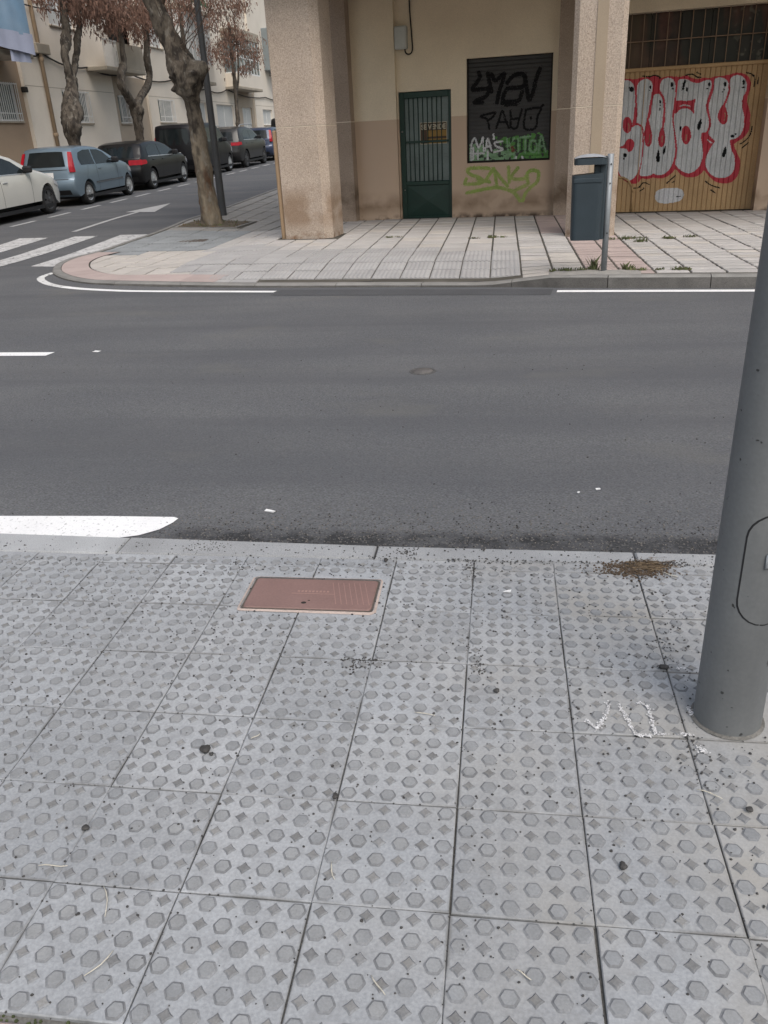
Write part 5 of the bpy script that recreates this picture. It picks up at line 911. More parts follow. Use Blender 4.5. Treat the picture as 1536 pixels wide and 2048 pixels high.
        hl = S['head']; b2 = bmesh.new(); vv = [b2.verts.new((x, .62*hwid*sd_, z)) for x, z in hl]; f = b2.faces.new(vv); e = bmesh.ops.extrude_face_region(b2, geom=[f]); vs = [q for q in e['geom'] if isinstance(q, bmesh.types.BMVert)]; bmesh.ops.translate(b2, verts=vs, vec=(0, (.40*hwid)*sd_, 0)); bmesh.ops.recalc_face_normals(b2, faces=b2.faces)
        for v in b2.verts: v.co = D(*v.co)
        me2 = bpy.data.meshes.new('headlight'); b2.to_mesh(me2); b2.free(); me2.materials.append(M['lampclear']); link('headlight', me2, t)
        # mirror
        mx, mz = S['mirror']; b = MB(); b.bev(mx-.09, mx+.07, (hwid*.90+.02) if sd_ > 0 else -(hwid*.90+.22), (hwid*.90+.22) if sd_ > 0 else -(hwid*.90+.02), mz, mz+.15, .035); b.build('mirror', S.get('mirrorm', M['cardark']), t)
    pl = S['plate']; rearq('number_plate', pl[0], pl[1], .25, .25, M['platew'], d=.02)
    if 'bumper' in S: rearq('lower_bumper', S['bumper'][0], S['bumper'][1], hwid*.8, hwid*.8, M['cardark'], d=.012)
    for q in S.get('handles', []):
        for sd_ in (-1, 1):
            b = MB(); x, y, z = D(q[0], sd_*hwid, q[1]); b.bev(x-.09, x+.09, y-.018 if sd_ < 0 else y-.01, y+.01 if sd_ < 0 else y+.018, z-.012, z+.014, .006); b.build('door_handle', S.get('hm', S['paint']), t)
    for zz_ in S.get('rlines', ()):               # tailgate and bumper gaps
        i_ = max(k for k in range(len(top)-1) if top[k][1] <= zz_ and k < 8); A_, B_ = top[i_], top[i_+1]; q_ = (zz_-A_[1])/(B_[1]-A_[1]); xm = A_[0]+(B_[0]-A_[0])*q_
        rearq('tailgate_gap', (xm, zz_), (xm+(B_[0]-A_[0])/(B_[1]-A_[1])*.014, zz_+.014), hwid*.78, hwid*.78, M['cardark'], d=.004)
    x_, y_, z_ = 0, 0, 0
    b = MB(); b.box(.55, L-.75, -hwid+.035, hwid-.035, S['sill']-.03, S['sill']+.05); b.build('sill_trim', M['cardark'], t)
    b = MB(); b.box(.35, L-.35, -hwid+.22, hwid-.22, S['sill']-.02, S['sill']+.45); b.build('underbody', M['cardark'], t)
    if S.get('rails'):
        for sd_ in (-1, 1):
            b = MB(); x0, x1 = S['rails']; yy = sd_*hwid*.80; b.tube(smooth([(x0, yy, H-.03), (x0+.12, yy, H+.045), ((x0+x1)/2, yy, H+.06), (x1-.12, yy, H+.03), (x1, yy, H-.05)], 5), .018, 6); b.build('roof_rail', M['rimsilver'], t)
    # wheels
    tw = .19; b = MB(); r = wr
    b.lathe([(r*.66, -tw/2+.01), (r*.70, -tw/2), (r*.93, -tw/2), (r, -tw/2+.03), (r, tw/2-.03), (r*.93, tw/2), (r*.70, tw/2), (r*.66, tw/2-.01)], 32, 0, 'y'); tm = b.mesh('wheel', M['tyre'])
    b = MB(); rr = r*.68
    b.lathe([(rr, -tw/2+.012), (rr*.93, -tw/2+.004), (rr*.88, -tw/2+.03), (rr*.86, -tw/2+.05)], 32, 0, 'y'); b.lathe([(rr*.87, -tw/2+.055), (0, -tw/2+.06)], 24, 1, 'y')
    ns = S.get('spokes', 7)
    for k in range(ns):
        a = 2*math.pi*k/ns; c, s_ = math.cos(a), math.sin(a); w0, w1 = .032*(8/ns), .05*(8/ns)
        vs = [(c*.05-s_*w, -tw/2+.012, s_*.05+c*w) for w in (-w0, w0)]+[(c*rr*.9-s_*w, -tw/2+.02, s_*rr*.9+c*w) for w in (w1, -w1)]
        vs += [(x, y+.03, z) for x, y, z in vs]; b.add(vs, [(0, 1, 2, 3), (4, 5, 1, 0), (5, 6, 2, 1), (7, 4, 0, 3), (6, 7, 3, 2)], 0)
    b.lathe([(.06, -tw/2+.01), (.05, -tw/2+.002), (0, -tw/2)], 16, 0, 'y')
    rmesh = b.mesh('rim', [S.get('rim', M['rimsilver']), M['cardark']])
    for cx in (xr, xf):
        for sd_ in (-1, 1):
            w = link('wheel', tm, t, (cx, sd_*(hwid-tw/2-.03), r), (0, 0, 0 if sd_ < 0 else math.pi)); link('rim', rmesh, w)
    return t
def at_road(U, V):            # a car's origin is its rear bumper, middle; it climbs with the street
    p = st(U, V); hd = math.pi/2+B6
    return ((p.x, p.y, road_z(p.x, p.y)+.004), (0, -math.atan(SLOPE), hd))
HATCH = dict(L=3.92, W=1.69, H=1.465, belt=.98, sill=.2, xr=.74, xf=3.23, wr=.295, spokes=9, tumble=.15,
    top=[(.10, .30), (.02, .42), (.0, .58), (.03, .66), (.07, .70), (.10, .95), (.30, 1.36), (.40, 1.43), (.75, 1.465), (1.3, 1.46), (1.75, 1.41), (2.05, 1.33), (2.85, .99), (3.35, .90), (3.68, .78), (3.85, .62), (3.92, .46), (3.88, .28)],
    glass=[[(.52, 1.0), (1.30, .975), (1.30, 1.375), (.95, 1.385), (.62, 1.33), (.50, 1.2)], [(1.36, .972), (2.52, .955), (2.36, 1.06), (1.98, 1.29), (1.72, 1.36), (1.36, 1.375)]],
    rear=((.115, .985), (.295, 1.345), .62, .57), front=((2.83, 1.0), (2.06, 1.32), .66, .56), lamp=[(.03, .84), (.15, .84), (.17, 1.0), (.31, 1.36), (.26, 1.36), (.05, .98)], lamp_y=.87, head=[(3.45, .68), (3.80, .62), (3.74, .74), (3.40, .84)],
    rlines=(.67, .90), mirror=(2.42, .95), plate=((.068, .715), (.095, .85)), bumper=((.10, .30), (.02, .42)), seams=[[(1.325, .30), (1.335, .30), (1.335, .98), (1.325, .98)], [(2.50, .30), (2.51, .30), (2.56, .94), (2.55, .94)], [(.70, .66), (.71, .66), (.9, .97), (.89, .97)]], handles=[(1.5, .86)], mould=[[(1.15, .50), (2.8, .50), (2.8, .545), (1.15, .545)]])
EST = dict(L=4.29, W=1.77, H=1.42, belt=.95, sill=.19, xr=.80, xf=3.38, wr=.315, spokes=10, tumble=.17,
    top=[(.10, .28), (.02, .42), (.0, .60), (.04, .70), (.06, .93), (.36, 1.27), (.46, 1.36), (.9, 1.415), (1.5, 1.42), (2.0, 1.37), (2.35, 1.29), (3.1, .98), (3.6, .90), (3.98, .78), (4.2, .60), (4.29, .44), (4.2, .26)],
    glass=[[(.62, .99), (1.55, .965), (1.55, 1.33), (1.1, 1.34), (.72, 1.26)], [(1.60, .963), (2.78, .94), (2.6, 1.05), (2.25, 1.24), (2.0, 1.31), (1.60, 1.33)]],
    rear=((.085, .955), (.37, 1.27), .66, .58), front=((3.08, .99), (2.36, 1.28), .68, .58), lamp=[(.03, .74), (.40, .76), (.42, .86), (.36, .90), (.05, .905)], lamp_y=.52, head=[(3.85, .66), (4.12, .60), (4.06, .72), (3.8, .80)],
    rlines=(.66, .90), mirror=(2.66, .93), plate=((.03, .60), (.05, .74)), bumper=((.10, .28), (.02, .42)), seams=[[(1.575, .30), (1.585, .30), (1.585, .96), (1.575, .96)], [(2.78, .30), (2.79, .30), (2.83, .93), (2.82, .93)]], handles=[(1.75, .84), (.98, .86)], trim=[[(.60, .962), (2.8, .918), (2.8, .938), (.60, .985)]])
VAN = dict(L=4.4, W=1.81, H=1.84, belt=1.12, sill=.22, xr=.72, xf=3.45, wr=.325, spokes=8, tumble=.10, cat='van',
    top=[(.12, .30), (.03, .45), (.0, .62), (.03, 1.1), (.12, 1.70), (.22, 1.80), (.8, 1.84), (2.0, 1.83), (2.5, 1.74), (2.75, 1.63), (3.35, 1.12), (3.75, 1.02), (4.15, .88), (4.32, .68), (4.4, .46), (4.32, .28)],
    glass=[[(2.05, 1.16), (3.0, 1.14), (2.82, 1.35), (2.55, 1.58), (2.05, 1.68)], [(.5, 1.18), (1.1, 1.17), (1.1, 1.68), (.5, 1.68)], [(1.18, 1.17), (1.97, 1.16), (1.97, 1.68), (1.18, 1.68)]],
    rear=((.045, 1.14), (.115, 1.66), .68, .64), front=((3.33, 1.13), (2.77, 1.61), .72, .66), lamp=[(.0, .95), (.12, .95), (.2, 1.45), (.10, 1.45)], lamp_y=.86, head=[(3.85, .74), (4.22, .66), (4.12, .84), (3.8, .95)],
    mirror=(2.9, 1.12), plate=((.01, .75), (.02, .89)), bumper=((.12, .30), (.03, .45)), seams=[[(2.0, .32), (2.01, .32), (2.01, 1.15), (2.0, 1.15)], [(3.0, .32), (3.01, .32), (3.05, 1.12), (3.04, 1.12)], [(1.10, .75), (2.0, .75), (2.0, .765), (1.1, .765)]], handles=[(2.2, .95)])
SUV = dict(L=4.36, W=1.84, H=1.60, belt=1.05, sill=.24, xr=.82, xf=3.46, wr=.345, spokes=5, tumble=.17, rails=(.7, 2.5), cat='car',
    top=[(.12, .34), (.03, .46), (.0, .62), (.04, .78), (.08, 1.02), (.34, 1.42), (.44, 1.52), (.9, 1.59), (1.5, 1.60), (2.1, 1.53), (2.4, 1.45), (3.1, 1.10), (3.6, 1.03), (4.0, .92), (4.25, .72), (4.36, .50), (4.28, .30)],
    glass=[[(.70, 1.10), (1.60, 1.075), (1.60, 1.47), (1.1, 1.48), (.78, 1.36)], [(1.65, 1.073), (2.85, 1.05), (2.66, 1.17), (2.3, 1.39), (2.05, 1.45), (1.65, 1.47)]],
    rear=((.11, 1.07), (.34, 1.41), .66, .60), front=((3.08, 1.12), (2.42, 1.44), .70, .60), lamp=[(.04, .88), (.36, .90), (.36, 1.0), (.30, 1.03), (.07, 1.02)], lamp_y=.6, head=[(3.9, .80), (4.2, .74), (4.12, .88), (3.85, .94)],
    mirror=(2.75, 1.05), plate=((.035, .76), (.05, .89)), bumper=((.12, .34), (.03, .46)), seams=[[(1.62, .34), (1.63, .34), (1.63, 1.06), (1.62, 1.06)]], handles=[(1.8, .93), (1.0, .95)], trim=[[(.68, 1.075), (2.86, 1.025), (2.86, 1.045), (.68, 1.098)]])
def v_(spec, **k): d = dict(spec); d.update(k); return d
CARX = -11.58-.84
PW = paintm('white_car_paint', (.62, .62, .585), 0.); PB = paintm('pale_blue_metallic', (.165, .225, .28), .35); PK_ = paintm('black_car_paint', (.010, .010, .011), .1, .3, .25); PG = paintm('black_van_paint', (.010, .010, .012), .05, .12, .2); PS = paintm('dark_grey_metallic', (.025, .025, .026), .2, .35, .3); PN = paintm('dark_blue_metallic', (.04, .055, .105), .3)
WHITE = v_(EST, L=4.5, xf=3.52, xr=.85, wr=.33, paint=PW, spokes=5, rim=M['rimdark'], hm=M['rimsilver'], H=1.5, belt=1.0,
    top=[(.10, .28), (.02, .42), (.0, .60), (.04, .72), (.06, 1.0), (.40, 1.33), (.55, 1.43), (1.0, 1.49), (1.6, 1.5), (2.05, 1.45), (2.4, 1.37), (3.15, 1.03), (3.6, .93), (4.0, .82), (4.28, .66), (4.44, .50), (4.5, .40), (4.4, .24)],
    glass=[[(.66, 1.05), (1.55, 1.02), (1.55, 1.40), (1.1, 1.41), (.76, 1.32)], [(1.60, 1.018), (2.84, .99), (2.66, 1.10), (2.3, 1.30), (2.02, 1.385), (1.60, 1.40)]], trim=[[(.64, 1.02), (2.86, .968), (2.86, .988), (.64, 1.042)]],
    front=((3.12, 1.045), (2.42, 1.36), .68, .58), rear=((.085, 1.02), (.41, 1.33), .66, .58), mirror=(2.72, .99), head=[(4.0, .66), (4.34, .58), (4.26, .68), (3.95, .79)])
car('white car with dark alloy wheels, cut off by the left edge', WHITE, at_road(CARX-.03, 20.0-3.52))
car('pale blue hatchback with tall red tail lights, behind the white car', v_(HATCH, paint=PB, mm=M['greymold']), at_road(CARX-.01, 22.14-.74))
car('black hatchback with wide red tail lights, in front of the pale blue one', v_(EST, paint=PK_), at_road(CARX-.10, 26.56-.80))
car('tall black van parked behind the near tree trunk', v_(VAN, paint=PG), at_road(CARX-.15, 31.5-.72))
car('dark grey car with silver roof rails, beyond the black van', v_(SUV, paint=PS, rim=M['rimdark']), at_road(CARX-.12, 36.3-.82))
car('small dark blue car beside the pillar, beyond the roof-railed one', v_(HATCH, paint=PN), at_road(CARX-.1, 41.3-.74))
car('farthest car, dark and tall, its roof showing above the dark blue one', v_(VAN, paint=PK_, H=1.84), at_road(CARX-.1, 46.6-.72))
# ------------------------------------------------------------------ trees and the far lamp post
M['bark'] = mat('grey_brown_bark', (.105, .09, .073), .95, .4, 6, .35, 40, bump=1., bscale=24, stretch=(1, 1, .45), tint=(.075, .062, .05), space='World')
M['barkpale'] = mat('pale_flaking_bark', (.115, .10, .08), .95, .4, 6, .3, 45, bump=1., bscale=24, stretch=(1, 1, .4), tint=(.085, .07, .055), space='World')
over(M['barkpale'], (.10, .055, .032), lambda N, L: f_math(N, L, 'MULTIPLY', f_noise(N, L, 5, 4, (1.6, 1, .5), .55, .63), f_math(N, L, 'SUBTRACT', 1., f_axis(N, L, 2, .9, 1.5), True)))
over(M['barkpale'], (.27, .225, .165), lambda N, L: f_math(N, L, 'MULTIPLY', f_noise(N, L, 4.3, 5, (1.3, 1, .4), .40, .62), f_math(N, L, 'MULTIPLY', f_math(N, L, 'SUBTRACT', 1., f_axis(N, L, 2, .9, 2.3), True), .9)))
for k_ in ('bark', 'barkpale'):
    over(M[k_], (.035, .029, .024), lambda N, L: f_math(N, L, 'MULTIPLY', f_noise(N, L, 8, 5, (1, 1, .45), .5, .64), f_math(N, L, 'ADD', .35, f_axis(N, L, 2, .9, 2.2))))
    over(M[k_], (.20, .185, .16), lambda N, L: f_math(N, L, 'MULTIPLY', f_noise(N, L, 11, 5, (1, 1, .5), .58, .68), .7))
M['twigwood'] = mat('bare_twigs', (.085, .062, .048), .95, .2, 9)
M['seed'] = mat('rust_brown_dry_leaves', (.205, .115, .083), .9, .3, 6, .2, 40, tint=(.15, .09, .07)); M['seed2'] = mat('dull_brown_dry_leaves', (.17, .105, .08), .9, .3, 6)
def lump(seed, amp, freq=6, burls=()):
    ph = [random.Random(seed+k).uniform(0, 6.28) for k in range(9)]
    def fn(q, p, r):
        d = (q-p); n = d.normalized()
        a = math.sin(q.x*freq*2.1+ph[0])*math.sin(q.z*freq*1.3+ph[1])+.6*math.sin(q.y*freq*3.1+ph[2]+q.z*freq)+.5*math.sin(q.z*freq*3.7+q.x*freq*4+ph[3])
        e = amp*a*r
        e += r*.55*amp*(math.sin(q.x*freq*5.3+ph[4]+2*math.sin(q.z*freq*1.7))*math.sin(q.z*freq*3.1+ph[5])+.7*math.sin(q.z*freq*6.3+q.y*freq*5+ph[6])*math.sin(q.x*freq*7+ph[7]))
        for c, rad, h in burls: e += h*math.exp(-((q-Vector(c)).length/rad)**2)
        return q+n*e
    return fn
def rings(path, rad, n=6):
    P_ = smooth([(*p, r) for p, r in zip(path, rad)], n); return [p[:3] for p in P_], [p[3] for p in P_]
def uvp(*pts): return [tuple(st(u, v, z)) for u, v, z in pts]
def crown(b, centre, rad, n, drop=.5, seed=1, zmin=-9):
    r_ = random.Random(seed); clusters = []
    for _ in range(n//88):
        while True:
            q = Vector((r_.uniform(-1, 1), r_.uniform(-1, 1), r_.uniform(-1, 1)))
            if q.length < 1: break
        clusters.append(Vector((centre[0]+q.x*rad[0], centre[1]+q.y*rad[1], centre[2]+q.z*rad[2])))
    for c in clusters:
        for _ in range(55):
            p = c+Vector((r_.gauss(0, .17), r_.gauss(0, .17), r_.gauss(-.05, .16)))
            if p.z < zmin: continue
            l = r_.uniform(.05, .15); w = r_.uniform(.012, .03); a = r_.uniform(0, 6.28); dx, dy = r_.gauss(0, .3)*l, r_.gauss(0, .3)*l; c_, s_ = math.cos(a)*w, math.sin(a)*w
            b.add([(p.x-c_, p.y-s_, p.z), (p.x+c_, p.y+s_, p.z), (p.x+dx+c_*.4, p.y+dy+s_*.4, p.z-l), (p.x+dx-c_*.4, p.y+dy-s_*.4, p.z-l)], [(0, 1, 2, 3)], 0 if r_.random() < .65 else 1)
    return clusters
def twigs(b, start, targets, seed, r0=.012):
    r_ = random.Random(seed)
    for s in targets:
        a = Vector(start); m_ = (a+s)/2+Vector((r_.gauss(0, .12), r_.gauss(0, .12), r_.uniform(.05, .35))); b.tube(smooth([tuple(a), tuple(m_), tuple(s), tuple(s+Vector((r_.gauss(0, .1), r_.gauss(0, .1), -.25)))], 3), [r0, r0, r0*.9, r0*.8, r0*.8, r0*.6, r0*.5, r0*.4, r0*.3, r0*.25], 4, 0, False)
# near tree
zt = pave_z(*st(-6.2, 16.5)[:2])
tr = thing('street_tree', st(-6.2, 16.5, zt), 'big near street tree with a leaning burled trunk at the pavement corner', 'tree', 'pollarded trees on the side street')
TO = tuple(-c for c in st(-6.2, 16.5, zt))
pth, rad = rings(uvp((-6.17, 16.5, zt-.15), (-6.17, 16.5, zt+.05), (-6.19, 16.5, .5), (-6.2, 16.5, 1.0), (-6.215, 16.5, 1.5), (-6.235, 16.5, 1.9), (-6.255, 16.5, 2.25), (-6.29, 16.5, 2.55), (-6.32, 16.5, 2.78), (-6.42, 16.5, 3.05), (-6.53, 16.5, 3.35), (-6.63, 16.5, 3.6), (-6.74, 16.5, 3.9), (-6.9, 16.45, 4.5), (-7.0, 16.4, 5.4)),
                 [.25, .22, .175, .165, .158, .148, .138, .21, .265, .22, .175, .17, .17, .16, .14], 12)
bur = [(tuple(st(-6.08, 16.4, 2.68)), .14, .17), (tuple(st(-6.0, 16.42, 2.83)), .10, .12), (tuple(st(-6.45, 16.35, 2.45)), .12, .09), (tuple(st(-6.42, 16.4, 2.72)), .12, .10), (tuple(st(-6.2, 16.3, 2.5)), .12, .08), (tuple(st(-6.3, 16.3, 2.85)), .10, .08), (tuple(st(-6.15, 16.35, 2.35)), .08, .06), (tuple(st(-6.75, 16.4, 3.45)), .12, .05)]
kr = random.Random(5)
for _ in range(75):
    z_ = kr.choice((kr.gauss(2.62, .2), kr.gauss(2.7, .15), kr.uniform(.3, 4))); a_ = kr.uniform(0, 6.28); i_ = min(range(len(pth)), key=lambda i: abs(pth[i][2]-z_)); c_ = Vector(pth[i_])+Vector((math.cos(a_), math.sin(a_), 0))*rad[i_]*1.1
    big = 2.25 < z_ < 3.1; bur.append((tuple(c_), kr.uniform(.04, .085), kr.uniform(.03, .085) if big else kr.uniform(-.012, .02)))
b = MB(); b.tube(pth, rad, 56, 0, True, True, lump(3, .05, 9, bur)); b.build('trunk', M['barkpale'], tr, TO)
b = MB()
for k, tg in enumerate(uvp((-6.2, 16.5, 5.4), (-5.7, 16.2, 5.0), (-7.6, 16.8, 5.6), (-7.2, 16.0, 6.2))): b.tube(smooth([pth[-30], tuple((Vector(pth[-30])+Vector(tg))/2+Vector((.05, .1, .2))), tg], 5), [.07-.005*i for i in range(11)], 8)
for k in range(40):
    a = Vector(pth[100+k % 16]) if k < 12 else Vector(pth[-8]); a = a+Vector((rng.gauss(0, .08), -.1, rng.gauss(0, .1))); e = a+Vector((rng.uniform(-.5, 1.3), rng.uniform(-.4, .3), rng.uniform(.3, 1.6)))
    b.tube(smooth([tuple(a), tuple((a+e)/2+Vector((rng.gauss(0, .1), 0, rng.gauss(0, .12)))), tuple(e)], 4), [.010, .009, .008, .008, .007, .006, .005, .004, .003], 4, 0, False)
for k in range(7):                                    # thin hanging sprays right of the trunk
    a = st(-5.7+rng.uniform(-.3, .5), 16.5+rng.uniform(-.4, .4), 5.0); e = a+Vector((rng.uniform(-.2, .6), rng.uniform(-.2, .2), -rng.uniform(.9, 1.9)))
    b.tube(smooth([tuple(a), tuple((a+e)/2+Vector((rng.gauss(0, .15), 0, 0))), tuple(e)], 4), [.006, .006, .005, .005, .004, .004, .003, .003, .002], 4, 0, False)
b.build('branches', M['twigwood'], tr, TO)
# tree pit
pit = MB(); pv = []
for i in range(9):
    for j in range(9):
        q = st(-6.72+1.2*i/8, 15.95+1.0*j/8); pv.append((q.x, q.y, pave_z(q.x, q.y)+.003+.03*math.sin(i*2.3)*math.sin(j*1.9)*(0 < i < 8)*(0 < j < 8)))
pit.add(pv, [(i*9+j, i*9+9+j, i*9+10+j, i*9+1+j) for i in range(8) for j in range(8)], 0, True)
M['earth'] = mat('dry_earth', (.11, .09, .065), .95, .3, 9, .3, 60, bump=.5, bscale=50, space='World'); pit.build('tree_pit', M['earth'], fpav)
for a, c in (((-6.75, 15.93), (-5.5, 15.93)), ((-5.5, 15.93), (-5.42, 16.98)), ((-6.75, 16.98), (-5.42, 16.98))):
    p, q = st(*a), st(*c); b = MB(); d = (q-p).normalized()*.03; n_ = Vector((-d.y, d.x, 0))
    z1, z2 = pave_z(p.x, p.y)+.012, pave_z(q.x, q.y)+.012
    b.add([(p+n_).to_tuple()[:2]+(z1-.05,), (q+n_).to_tuple()[:2]+(z2-.05,), (q-n_).to_tuple()[:2]+(z2-.05,), (p-n_).to_tuple()[:2]+(z1-.05,), (p+n_).to_tuple()[:2]+(z1,), (q+n_).to_tuple()[:2]+(z2,), (q-n_).to_tuple()[:2]+(z2,), (p-n_).to_tuple()[:2]+(z1,)], [(3, 2, 1, 0), (4, 5, 6, 7), (0, 1, 5, 4), (1, 2, 6, 5), (2, 3, 7, 6), (3, 0, 4, 7)]); b.build('pit_edging', M['kerbdark'], fpav)
b = MB()
for _ in range(46):
    q = st(rng.uniform(-6.7, -5.5), rng.uniform(15.97, 16.95)); tuft(b, q.x, q.y, pave_z(q.x, q.y)+.005, 5, .08, .05, 0 if rng.random() < .4 else 1)
tag(b.build('grass', [M['weed'], M['weeddry']]), 'sparse grass round the foot of the near tree', 'grass', kind='stuff')
# far lamp post
M['postdark'] = mat('dark_lamp_paint', (.062, .066, .072), .5, .1, 4, .06, 60)
q = st(-6.43, 17.93); zl = pave_z(q.x, q.y)
l2 = thing('lamp_post', (q.x, q.y, zl), 'slim dark lamp post right behind the near burled tree', 'lamp post', 'grey street lamp posts')
b = MB(); b.lathe([(.085, -.02), (.082, .03), (.075, 1.0), (.062, 3.2), (.052, 5), (.04, 8.0), (0, 8.02)], 24); b.build('pole', M['postdark'], l2)
b = MB(); b.tube([(0, 0, 7.95), (-.6, -.1, 8.3), (-1.4, -.2, 8.35)], .03, 8); b.bev(-2.0, -1.35, -.33, -.1, 8.28, 8.42, .03); b.build('lamp_head', M['postdark'], l2)
# trees on the far pavement
def far_tree(U, V, label, trunk, limbs, crowns, seed, burls=(), tw=True, n=12):
    z = road_z(*st(U, V)[:2])+.1; t = thing('street_tree', st(U, V, z), label, 'tree', 'pollarded trees on the side street'); o = tuple(-c for c in st(U, V, z))
    b = MB(); tips = []
    pth, rad = rings(uvp(*[p[:3] for p in trunk]), [p[3] for p in trunk], 8); kr = random.Random(seed); bl = [(tuple(st(*c)), r, h) for c, r, h in burls]
    for _ in range(45):
        i_ = kr.randrange(len(pth)); a_ = kr.uniform(0, 6.28); bl.append((tuple(Vector(pth[i_])+Vector((math.cos(a_), math.sin(a_), 0))*rad[i_]), kr.uniform(.04, .09), kr.uniform(-.02, .055)))
    b.tube(pth, rad, 26, 0, True, True, lump(seed, .07, 8, bl)); b.build('trunk', M['bark'], t, o)
    for lm in limbs:
        b = MB(); p2, r2 = rings(uvp(*[p[:3] for p in lm]), [p[3] for p in lm], 5); b.tube(p2, r2, 12, 0, True, True, lump(seed+5, .11, 9)); b.build('limb', M['bark'], t, o); tips.append(Vector(p2[-1]))
    if not tips: tips = [Vector(pth[-1])]
    b = MB(); tb = MB()
    for k, (c, r, cnt) in enumerate(crowns):
        cl = crown(b, tuple(st(*c)), r, cnt, seed=seed*7+k)
        twigs(tb, min(tips, key=lambda q: (q-st(*c)).length), cl[::3], seed+k)
    b.build('crown', [M['seed'], M['seed2']], t, o); tb.build('branches', M['twigwood'], t, o)
    return t
far_tree(-13.9, 26.1, 'burled far tree behind the pale blue hatchback, second from the left edge', [(-13.9, 26.05, .2, .2), (-13.9, 26.05, 1.0, .19), (-13.9, 26.06, 1.75, .18), (-13.9, 26.02, 2.1, .24), (-13.9, 26.1, 2.5, .27), (-13.9, 26.35, 2.95, .24), (-13.9, 26.55, 3.3, .19), (-13.9, 26.62, 3.6, .17)],
    [[(-13.9, 26.6, 3.5, .14), (-13.9, 26.5, 3.85, .12), (-13.9, 26.52, 4.3, .12), (-13.9, 26.7, 4.55, .16), (-13.9, 26.85, 4.9, .13), (-13.9, 26.95, 5.6, .10), (-13.9, 27.1, 6.6, .08)], [(-13.9, 26.6, 3.5, .13), (-13.9, 26.95, 3.9, .10), (-13.9, 27.25, 4.3, .10), (-13.9, 27.5, 4.75, .11), (-13.9, 27.75, 5.1, .08), (-13.9, 28.0, 6.2, .07)]],
    [((-13.7, 27.1, 5.95), (1.2, 1.5, .62), 5200), ((-13.6, 28.9, 5.7), (1.2, 1.3, .62), 3600)], 11, [((-13.7, 25.95, 2.2), .2, .12), ((-13.7, 26.3, 2.7), .2, .12), ((-13.6, 26.2, 2.45), .16, .1)])
far_tree(-13.9, 30.8, 'forked far tree in front of the balcony with the air conditioner', [(-13.9, 30.9, .25, .18), (-13.9, 30.9, 1.5, .16), (-13.9, 30.95, 2.1, .15), (-13.9, 30.95, 2.55, .19), (-13.9, 30.95, 2.9, .22), (-13.9, 30.95, 3.1, .18)],
    [[(-13.9, 30.9, 2.9, .16), (-13.9, 30.4, 3.25, .14), (-13.9, 30.1, 3.55, .15), (-13.9, 30.2, 3.9, .13), (-13.9, 30.45, 4.1, .14), (-13.9, 30.6, 4.4, .10), (-13.9, 30.75, 5.6, .08)], [(-13.9, 31.0, 2.9, .16), (-13.9, 31.7, 3.3, .13), (-13.9, 32.3, 3.6, .13), (-13.9, 32.65, 4.0, .12), (-13.9, 32.6, 4.4, .13), (-13.9, 32.75, 4.9, .11), (-13.9, 33.1, 5.8, .09)]],
    [((-13.7, 31.0, 5.75), (1.2, 1.6, .7), 4800), ((-13.6, 32.9, 5.85), (1.1, 1.3, .72), 3000)], 23, [((-13.7, 30.9, 2.75), .2, .1)])
far_tree(-13.9, 42.4, 'thin far tree with rusty leaves beyond the lamp post', [(-13.9, 42.4, .5, .12), (-13.9, 42.45, 2.2, .10), (-13.9, 42.6, 3.6, .09), (-13.9, 42.7, 5, .08), (-13.9, 42.7, 6.6, .06)], [[(-13.9, 42.6, 3.6, .06), (-13.9, 43.3, 4.4, .05), (-13.9, 43.7, 5.8, .04)]],
    [((-13.7, 40.6, 6.0), (1.1, 2.3, 1.25), 3600), ((-13.6, 43.6, 5.7), (1.0, 1.9, 1.1), 2300), ((-13.6, 41.6, 7.6), (1.2, 2.6, .9), 2600)], 31)
far_tree(-13.9, 36.4, 'bare far tree hidden behind the big near trunk', [(-13.9, 36.4, .4, .14), (-13.9, 36.4, 2.4, .13), (-13.9, 36.5, 3.3, .17), (-13.9, 36.6, 4.5, .1), (-13.9, 36.6, 6.4, .07)], [], [((-13.7, 36.2, 7.0), (1.2, 1.9, .8), 2800)], 43)
# ------------------------------------------------------------------ street furniture
M['slate'] = mat('blue_grey_plastic', (.03, .044, .055), .5, .10, 6, .06, 80, spec=.45)
M['slatetop'] = mat('worn_grey_cap', (.30, .32, .35), .5, .1, 8, .06, 80)
M['galv'] = mat('galvanised_post', (.27, .29, .31), .5, .10, 7, .08, 90, metal=.35)
bin_p = bw(-.05, 9.185); zb = pave_z(bin_p.x, bin_p.y)
lb = thing('litter_bin', (bin_p.x, bin_p.y, zb), 'blue-grey litter bin with a flat hood on a thin galvanised post', 'litter bin', rz=-A7+R(4))
b = MB(); b.tube([(0, 0, -.02), (0, 0, 1.155)], .031, 14); b.lathe([(.05, .0), (.05, .008), (.031, .02)], 14); b.build('post', M['galv'], lb)
def rbox(b, x0, x1, y0, y1, z0, z1, r, taper=0, m=0, top=None, n=4):
    pts = []
    for cx, cy, a0 in ((x1-r, y1-r, 0), (x0+r, y1-r, 90), (x0+r, y0+r, 180), (x1-r, y0+r, 270)):
        for k in range(n+1): a = R(a0+90*k/n); pts.append((cx+r*math.cos(a), cy+r*math.sin(a)))
    mx, my = (x0+x1)/2, (y0+y1)/2; N_ = len(pts)
    vs = [(mx+(x-mx)*(1-taper), my+(y-my)*(1-taper), z0) for x, y in pts]+[(x, y, (top(x) if top else z1)) for x, y in pts]
    return b.add(vs, [tuple(range(N_-1, -1, -1)), tuple(range(N_, 2*N_))]+[(k, (k+1) % N_, N_+(k+1) % N_, N_+k) for k in range(N_)], m)
